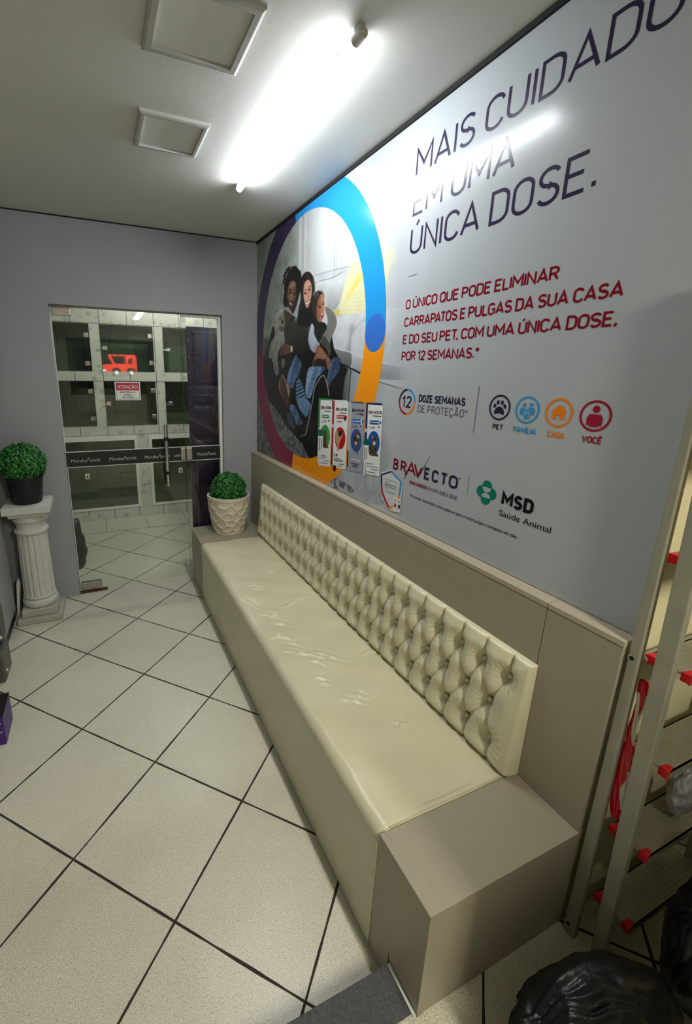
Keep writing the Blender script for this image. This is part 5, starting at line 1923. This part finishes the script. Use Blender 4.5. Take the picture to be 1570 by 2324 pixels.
def paw(mb, s, z):
    polyf(mb, [tuple(q) for q in smooth_poly([(s - 0.018, z - 0.022), (s, z - 0.018), (s + 0.018, z - 0.022), (s + 0.017, z - 0.008), (s + 0.006, z + 0.002), (s - 0.006, z + 0.002), (s - 0.017, z - 0.008)], 4)])
    for dx_, dz_, r_ in ((-0.0195, 0.005, -0.5), (-0.008, 0.0165, -0.15), (0.008, 0.0165, 0.15), (0.0195, 0.005, 0.5)):
        disc(mb, s + dx_, z + dz_, 0.0052, 0.0075, rot=-r_ * -1)


def person_i(mb, s, z, k):
    disc(mb, s, z + 0.017 * k, 0.0085 * k, 0.0085 * k)
    polyf(mb, [(s - 0.0175 * k, z - 0.022 * k), (s - 0.0185 * k, z - 0.004 * k), (s - 0.013 * k, z + 0.005 * k), (s + 0.013 * k, z + 0.005 * k), (s + 0.0185 * k, z - 0.004 * k), (s + 0.0175 * k, z - 0.022 * k), (s + 0.0115 * k, z - 0.022 * k), (s + 0.0100 * k, z - 0.012 * k), (s + 0.0095 * k, z - 0.025 * k), (s - 0.0095 * k, z - 0.025 * k), (s - 0.0100 * k, z - 0.012 * k), (s - 0.0115 * k, z - 0.022 * k)])


def family_i(mb, s, z):
    person_i(mb, s - 0.0115, z + 0.002, 0.74)
    person_i(mb, s + 0.0125, z + 0.004, 0.74)


def house(mb, s, z):
    polyf(mb, [(s - 0.024, z + 0.002), (s, z + 0.022), (s + 0.007, z + 0.0165), (s + 0.007, z + 0.020), (s + 0.014, z + 0.020), (s + 0.014, z + 0.0105), (s + 0.024, z + 0.002), (s + 0.0185, z + 0.000), (s + 0.0185, z - 0.019), (s + 0.006, z - 0.019), (s + 0.006, z - 0.007), (s - 0.006, z - 0.007), (s - 0.006, z - 0.019), (s - 0.0185, z - 0.019), (s - 0.0185, z)])


icon(2.400, 'film_navy', paw, 'PET', 2.383, 2.424, 'paw_icon')
icon(2.502, 'film_blue', family_i, 'FAMÍLIA', 2.463, 2.544, 'family_icon')
icon(2.604, 'film_orange', house, 'CASA', 2.580, 2.632, 'house_icon')
icon(2.706, 'film_crimson', lambda mb, s, z: person_i(mb, s, z - 0.001, 1.12), 'VOCÊ', 2.682, 2.735, 'person_icon')
# small child in front of the family icon
mb = MB()
disc(mb, 2.5025, 1.6215, 0.0078, 0.0078, 0.0023)
polyf(mb, [(2.4925, 1.597), (2.4915, 1.607), (2.496, 1.6145), (2.509, 1.6145), (2.5135, 1.607), (2.5125, 1.597)], 0.0023)
mb.build('family_icon_gap', M['film_base'], mural)
mb = MB()
disc(mb, 2.5025, 1.6215, 0.0055, 0.0055, 0.0025)
polyf(mb, [(2.4945, 1.5965), (2.4940, 1.6065), (2.4975, 1.6125), (2.5075, 1.6125), (2.5110, 1.6065), (2.5105, 1.5965)], 0.0025)
mb.build('family_icon_child', M['film_blue'], mural)

# product word mark
mb = MB()
zb_, cp_ = 1.3065, 0.0505
for ch, a, c_ in (('B', 1.870, 1.906), ('R', 1.922, 1.962)):
    letter_line('', ch, a, c_, zb_, cp_, 0.19, None, mb=mb)
stroke2(mb, [(1.956, 1.300), (1.972, 1.318), (1.994, 1.357), (2.020, 1.307)], 0.0095, mput(0.002))
stroke2(mb, [(1.974, 1.325), (2.010, 1.325)], 0.008, mput(0.002))
stroke2(mb, [(2.014, 1.357), (2.037, 1.310), (2.060, 1.350)], 0.0098, mput(0.002))
mb.build('brand_lettering', M['film_red'], mural)
mb = MB()
polyf(mb, [(1.951, 1.269), (1.957, 1.281), (1.972, 1.308), (1.965, 1.309)])
polyf(mb, [(2.0375, 1.306), (2.046, 1.309), (2.099, 1.407), (2.100, 1.405), (2.056, 1.335)])
mb.build('brand_stroke', M['film_navy'], mural)
mb = MB()
for ch, a, c_ in (('E', 2.076, 2.110), ('C', 2.122, 2.160), ('T', 2.170, 2.209), ('O', 2.216, 2.262)):
    letter_line('', ch, a, c_, zb_, cp_, 0.19, None, mb=mb)
mb.build('brand_lettering', M['film_navy'], mural)
mb = MB()
disc(mb, 2.268, 1.352, 0.0032, 0.0032)
mb.build('registered_dot', M['film_black'], mural)
mb = MB()
letter_line('', 'EM UMA ÚNICA DOSE.', 2.107, 2.272, 1.2665, 0.0155, 0.11, None, mb=mb, gap=0.24)
mb.build('tagline_lettering', M['film_black'], mural)
mb = MB()
V, F = text_mesh('*12 semanas de proteção contra pulgas em gatos e contra pulgas e carrapatos em cães.', 0.538, 0.0118, 0.010)
mb.add([(-0.0020, -(2.001 + u), 1.2120 + v) for u, v in V], F)
mb.build('small_print', M['film_black'], mural)
mb = letter_line('', 'MAIS CUIDADO', 1.990, 2.100, 1.2665, 0.0155, 0.20, None, mb=MB(), gap=0.24)
mb.build('tagline_lettering', M['film_red'], mural)
# green leaf mark with the maker's name
mb = MB()
cs, cz = 2.3945, 1.3305
for dx_, dz_ in ((0, 0.0225), (0, -0.0225), (-0.0215, 0), (0.0215, 0)):
    disc(mb, cs + dx_, cz + dz_, 0.0205, 0.0205)
mb.build('maker_mark', M['film_teal'], mural)
mb = MB()
disc(mb, cs, cz + 0.0185, 0.0185, 0.0175, 0.0023, 24, 0, 180, 360)
disc(mb, cs, cz - 0.0185, 0.0185, 0.0175, 0.0023, 24, 0, 0, 180)
mb.build('maker_mark_gap', M['film_base'], mural)
mb = MB()
for ch, a, c_ in (('M', 2.459, 2.503), ('S', 2.506, 2.538), ('D', 2.542, 2.577)):
    letter_line('', ch, a, c_, 1.3050, 0.0470, 0.235, None, mb=mb)
mb.build('maker_lettering', M['film_black'], mural)
mb = MB()
V, F = text_mesh('Saúde Animal', 0.186, 0.0215, 0.0)
mb.add([(-0.0020, -(2.458 + u), 1.2675 + v) for u, v in V], F)
mb.build('maker_lettering', M['film_black'], mural)


# --- printed product cartons and the seal: flat print shapes traced on the mural
def trace(ox, oy, k):
    return lambda L: [ms(ox + k * x, oy + k * y) for x, y in L]


P_ = trace(700, 890, .12739)
S_ = trace(850, 1050, .13376)
LAY = [0.0023]


def pf(mb, T, L, col, sm=False):
    LAY[0] += 0.00001
    Q = T(smooth_poly(L, 3).tolist() if sm else L)
    polyf(mb, Q, LAY[0], rgb(*col))


def oval(L, rx, ry, n=28):
    return [(L[0] + rx * math.cos(2 * math.pi * k / n), L[1] + ry * math.sin(2 * math.pi * k / n)) for k in range(n)]


def ptext(mb, T, s, bl, br, tl, wt, col, gap=0.22):
    """stroke lettering placed by its traced base line and cap height"""
    LAY[0] += 0.00001
    ux, uy = br[0] - bl[0], br[1] - bl[1]
    vx, vy = tl[0] - bl[0], tl[1] - bl[1]
    L = math.hypot(ux, uy)
    H = math.hypot(vx, vy)
    off = LAY[0]

    def put(u, v):
        q = T([(bl[0] + ux * u / L + vx * v / H, bl[1] + uy * u / L + vy * v / H)])[0]
        return (-off, -q[0], q[1])
    n0 = len(mb.f)
    strokes(mb, s, put, L, H, wt, gap)
    for k in range(n0, len(mb.f)):
        mb.fc[k] = rgb(*col)


def bars(mb, T, L, col):
    for (x0, y0, x1, y1, h_) in L:
        pf(mb, T, [(x0, y0), (x1, y1), (x1, y1 + h_), (x0, y0 + h_)], col)


NAVY, WHT = (36, 34, 60), (226, 227, 226)


def carton(front, side, top, c_side, c_front, c_top, word, bar, bcol, ov, ocol):
    mb = MB()
    pf(mb, P_, side, c_side)
    pf(mb, P_, top, c_top)
    pf(mb, P_, front, c_front)
    ptext(mb, P_, 'BRA', word[0], (word[0][0] + (word[1][0] - word[0][0]) * 0.44, word[0][1] + (word[1][1] - word[0][1]) * 0.44), word[2], 0.19, (120, 22, 40) if c_front != (150, 155, 166) else NAVY)
    f_ = lambda t_: (word[0][0] + (word[1][0] - word[0][0]) * t_, word[0][1] + (word[1][1] - word[0][1]) * t_)
    dv = (word[2][0] - word[0][0], word[2][1] - word[0][1])
    a, b_ = f_(0.44), f_(0.60)
    ptext(mb, P_, 'V', a, b_, (a[0] + dv[0], a[1] + dv[1]), 0.19, NAVY)
    a, b_ = f_(0.62), f_(1.0)
    ptext(mb, P_, 'ECTO', a, b_, (a[0] + dv[0], a[1] + dv[1]), 0.19, NAVY)
    a = f_(0.5)
    pf(mb, P_, [(a[0] - 3, a[1] + dv[1] * 0.1), (a[0] + 3, a[1]), (a[0] + 26, a[1] + dv[1] * 1.7), (a[0] + 22, a[1] + dv[1] * 1.7)], NAVY)
    a = f_(0.26)
    pf(mb, P_, [(a[0] + 6, a[1] - 6), (a[0] + 12, a[1] - 4), (a[0] - 10, a[1] + 46), (a[0] - 14, a[1] + 46)], (150, 24, 40))
    a, b_ = f_(0.36), f_(0.98)
    bars(mb, P_, [(a[0], a[1] + 24, b_[0], b_[1] + 28, 20)], (84, 84, 96))
    x0, y0, x1, y1 = bar
    pf(mb, P_, [(x0 + 12, y0), (x1, y0 + 8), (x1, y1 + 6), (x0 + 12, y1), (x0, (y0 + y1) / 2 + 12), (x0, (y0 + y1) / 2 - 12)], bcol, True)
    pf(mb, P_, oval((x0 + 22, (y0 + y1) / 2), 10, 18, 12), WHT)
    bars(mb, P_, [(x0 + 48, (y0 + y1) / 2 - 8, x1 - 18, (y0 + y1) / 2 - 4, 18)], (206, 210, 216))
    ring_ = oval((x0 + 10, y1 + 60), 13, 26, 20)
    pf(mb, P_, ring_, (96, 98, 108))
    pf(mb, P_, oval((x0 + 10, y1 + 60), 8, 18, 16), c_front)
    bars(mb, P_, [(x0 + 30, y1 + 44, x0 + 98, y1 + 48, 12), (x0 + 30, y1 + 66, x0 + 88, y1 + 70, 10)], (74, 74, 86))
    pf(mb, P_, oval(ov[:2], ov[2], ov[3]), ocol)
    return mb


c1_ = carton([(222, 140), (430, 148), (386, 1330), (188, 1300)], [(190, 104), (222, 140), (190, 1300), (160, 1215)], [(190, 104), (436, 118), (430, 148), (222, 140)], (70, 140, 86), WHT, (52, 128, 68),
             [(230, 300), (406, 308), (232, 246)], (240, 402, 365, 460), (46, 140, 62), (300, 790, 88, 210), (60, 150, 62))
pf(c1_, P_, [(188, 620), (216, 640), (190, 1300), (160, 1215)], (206, 210, 208))
pf(c1_, P_, [(368, 412), (382, 414), (378, 500), (364, 500)], (200, 204, 204))
pf(c1_, P_, oval((370, 512), 13, 20), (30, 50, 44))
pf(c1_, P_, [(285, 690), (318, 680), (326, 760), (326, 930), (356, 970), (362, 1000), (330, 990), (318, 1000), (280, 980), (262, 980), (270, 860)], (84, 56, 38), True)
pf(c1_, P_, [(295, 720), (312, 722), (312, 790), (296, 800)], (112, 74, 50), True)
bars(c1_, P_, [(240, 1120, 300, 1124, 14), (222, 1144, 344, 1152, 12), (222, 1166, 300, 1170, 12), (282, 1210, 372, 1218, 16), (222, 1250, 346, 1262, 14)], (120, 122, 128))
pf(c1_, P_, [(178, 672), (262, 676), (268, 776), (172, 776)], (14, 96, 84), True)
pf(c1_, P_, [(176, 778), (264, 780), (262, 1090), (240, 1112), (182, 1106)], (222, 224, 222))
bars(c1_, P_, [(196, 800, 212, 800, 240), (236, 810, 250, 810, 200)], (110, 114, 118))
pf(c1_, P_, [(190, 1106), (226, 1112), (214, 1330), (200, 1328)], (214, 216, 216))
c1_.build('carton_print', M['film_print'], mural)
c2_ = carton([(474, 165), (720, 182), (664, 1382), (432, 1330)], [(440, 134), (474, 165), (432, 1330), (404, 1270)], [(440, 134), (690, 146), (720, 182), (474, 165)], (170, 34, 42), WHT, (214, 216, 216),
             [(494, 330), (688, 342), (496, 276)], (503, 408, 676, 468), (186, 26, 34), (570, 820, 94, 200), (186, 20, 26))
pf(c2_, P_, [(430, 560), (456, 590), (446, 640), (426, 610)], WHT)
pf(c2_, P_, [(418, 980), (440, 1040), (432, 1330), (404, 1270)], (60, 44, 52))
pf(c2_, P_, oval((660, 474), 20, 44), (64, 28, 26))
pf(c2_, P_, [(500, 700), (540, 676), (606, 680), (612, 770), (580, 850), (560, 900), (546, 1000), (530, 1046), (512, 1040), (522, 950), (490, 880), (486, 780)], (176, 142, 108), True)
pf(c2_, P_, [(536, 690), (570, 680), (608, 690), (606, 740), (580, 790), (548, 780)], (44, 34, 32), True)
bars(c2_, P_, [(464, 1166, 560, 1172, 16), (462, 1192, 618, 1204, 14), (462, 1214, 622, 1228, 14), (545, 1270, 640, 1280, 18), (508, 1305, 612, 1316, 14)], (110, 112, 120))
pf(c2_, P_, oval((472, 1120), 15, 28), (120, 24, 44))
pf(c2_, P_, oval((510, 1122), 14, 28), (120, 24, 44))
pf(c2_, P_, oval((472, 1120), 7, 16), WHT)
pf(c2_, P_, oval((468, 1352), 32, 58), (70, 34, 24))
c2_.build('carton_print', M['film_print'], mural)
c3_ = carton([(780, 192), (1018, 206), (968, 1442), (720, 1396)], [(734, 165), (780, 192), (720, 1396), (692, 1335)], [(745, 168), (972, 174), (1018, 206), (780, 192)], (176, 180, 186), (150, 155, 166), (72, 76, 84),
             [(784, 350), (992, 362), (786, 292)], (782, 484, 970, 552), (38, 92, 164), (858, 862, 98, 206), (44, 80, 158))
pf(c3_, P_, [(920, 378), (988, 384), (984, 420), (918, 414)], (110, 44, 70))
pf(c3_, P_, [(696, 1010), (724, 1060), (716, 1330), (690, 1330)], (52, 50, 60))
pf(c3_, P_, [(944, 470), (962, 472), (956, 590), (940, 590)], WHT)
pf(c3_, P_, oval((944, 602), 16, 12), (30, 34, 46))
pf(c3_, P_, [(800, 730), (830, 770), (862, 700), (880, 690), (920, 730), (918, 830), (910, 930), (880, 1010), (884, 1110), (864, 1100), (862, 1000), (830, 940), (790, 940), (806, 840)], (86, 70, 58), True)
pf(c3_, P_, [(868, 760), (900, 780), (912, 810), (886, 820)], (200, 190, 178), True)
pf(c3_, P_, [(835, 880), (870, 900), (860, 940), (836, 930)], (206, 196, 180), True)
pf(c3_, P_, [(820, 800), (836, 790), (846, 860), (824, 870)], (40, 34, 32), True)
for k in range(4):
    pf(c3_, P_, oval((790 + 40 * k, 1192 + 10 * k), 12, 24, 14), (206, 210, 216))
bars(c3_, P_, [(768, 1256, 906, 1280, 14), (816, 1286, 874, 1296, 14), (776, 1308, 890, 1326, 14)], (52, 54, 66))
c3_.build('carton_print', M['film_print'], mural)
c4_ = carton([(1070, 220), (1340, 236), (1268, 1502), (1028, 1458)], [(1040, 184), (1070, 220), (1028, 1458), (984, 1398)], [(1040, 184), (1308, 196), (1340, 236), (1070, 220)], (30, 38, 84), WHT, (28, 40, 92),
             [(1078, 386), (1314, 398), (1082, 328)], (1098, 504, 1284, 572), (34, 80, 150), (1172, 900, 106, 208), (24, 84, 164))
pf(c4_, P_, [(1022, 640), (1046, 660), (1040, 720), (1018, 700)], WHT)
pf(c4_, P_, [(1262, 486), (1278, 488), (1272, 610), (1258, 610)], WHT)
pf(c4_, P_, oval((1260, 622), 12, 16), (30, 34, 46))
pf(c4_, P_, [(1140, 750), (1166, 790), (1210, 800), (1236, 790), (1228, 870), (1222, 950), (1216, 1060), (1250, 1120), (1240, 1148), (1200, 1140), (1100, 1120), (1080, 1040), (1090, 960), (1140, 940), (1138, 850)], (84, 70, 58), True)
pf(c4_, P_, [(1144, 770), (1164, 800), (1156, 830), (1144, 820)], (196, 150, 140), True)
pf(c4_, P_, [(1160, 880), (1196, 880), (1206, 920), (1180, 950), (1156, 930)], (206, 194, 176), True)
pf(c4_, P_, [(1172, 810), (1200, 810), (1206, 850), (1176, 850)], (48, 40, 36), True)
for q in ((1110, 1000), (1150, 1040), (1180, 1090), (1120, 1070), (1200, 1020)):
    pf(c4_, P_, oval(q, 12, 22, 10), (44, 36, 32))
bars(c4_, P_, [(1040, 1260, 1160, 1272, 16), (1046, 1304, 1246, 1342, 12), (1126, 1364, 1242, 1382, 18), (1044, 1406, 1206, 1436, 12)], (110, 112, 120))
pf(c4_, P_, [(1008, 836), (1086, 846), (1088, 944), (994, 936)], (14, 96, 84), True)
pf(c4_, P_, [(992, 940), (1082, 950), (1064, 1240), (1046, 1256), (984, 1246)], (226, 228, 226))
bars(c4_, P_, [(1004, 980, 1022, 982, 230), (1042, 990, 1056, 992, 190)], (110, 114, 118))
pf(c4_, P_, [(994, 1252), (1032, 1258), (1018, 1488), (1000, 1492), (984, 1470)], (218, 220, 220))
c4_.build('carton_print', M['film_print'], mural)

sh = MB()
pf(sh, S_, [(108, 170), (285, 108), (320, 130), (350, 190), (480, 300), (480, 420), (466, 560), (460, 640), (440, 850), (385, 836), (318, 828), (262, 806), (225, 770), (140, 610), (100, 430)], (206, 208, 210))
for L, c_ in (([(128, 405), (126, 205), (300, 148)], (62, 46, 110)), ([(300, 148), (335, 195), (458, 322), (446, 450), (428, 560)], (62, 140, 205)), ([(428, 560), (416, 615)], (238, 136, 24)), ([(128, 400), (140, 500), (190, 640), (258, 770)], (176, 26, 62)), ([(258, 778), (330, 730)], (238, 136, 24))):
    LAY[0] += 0.00001
    q0 = len(sh.f)
    off_ = LAY[0]

    def put(u, v):
        q = S_([(u, v)])[0]
        return (-off_, -q[0], q[1])
    stroke2(sh, L, 30, put)
    for k in range(q0, len(sh.f)):
        sh.fc[k] = rgb(*c_)
bars(sh, S_, [(174, 262, 402, 345, 8), (172, 456, 380, 535, 8), (186, 478, 352, 545, 7)], (110, 112, 116))
LAY[0] += 0.00001
off2 = LAY[0]
q0 = len(sh.f)
stroke2(sh, [(182, 345), (212, 318), (246, 352), (240, 400), (212, 436), (186, 400), (182, 345)], 7, lambda u, v: (-off2, -S_([(u, v)])[0][0], S_([(u, v)])[0][1]))
stroke2(sh, [(212, 355), (212, 398)], 9, lambda u, v: (-off2, -S_([(u, v)])[0][0], S_([(u, v)])[0][1]))
stroke2(sh, [(197, 372), (227, 382)], 9, lambda u, v: (-off2, -S_([(u, v)])[0][0], S_([(u, v)])[0][1]))
for k in range(q0, len(sh.f)):
    sh.fc[k] = rgb(44, 44, 50)
ptext(sh, S_, 'GARANTIA', (252, 392), (378, 432), (254, 360), 0.16, (96, 98, 104))
ptext(sh, S_, 'BRAVECTO', (250, 430), (378, 474), (252, 400), 0.16, (96, 98, 104))
for (L, c_, oc) in (([(335, 588), (396, 600), (380, 832), (320, 820)], WHT, (196, 84, 40)), ([(405, 612), (466, 628), (442, 850), (386, 836)], WHT, (60, 70, 90))):
    pf(sh, S_, L, c_)
    mx = sum(q[0] for q in L) / 4
    my = sum(q[1] for q in L) / 4
    pf(sh, S_, oval((mx, my + 14), 20, 38), oc)
    pf(sh, S_, oval((mx - 2, my + 16), 9, 22), (70, 50, 40))
    bars(sh, S_, [(mx - 16, my - 82, mx + 22, my - 74, 9), (mx - 14, my - 62, mx + 20, my - 55, 8)], (60, 60, 70))
sh.build('seal_print', M['film_print'], mural)
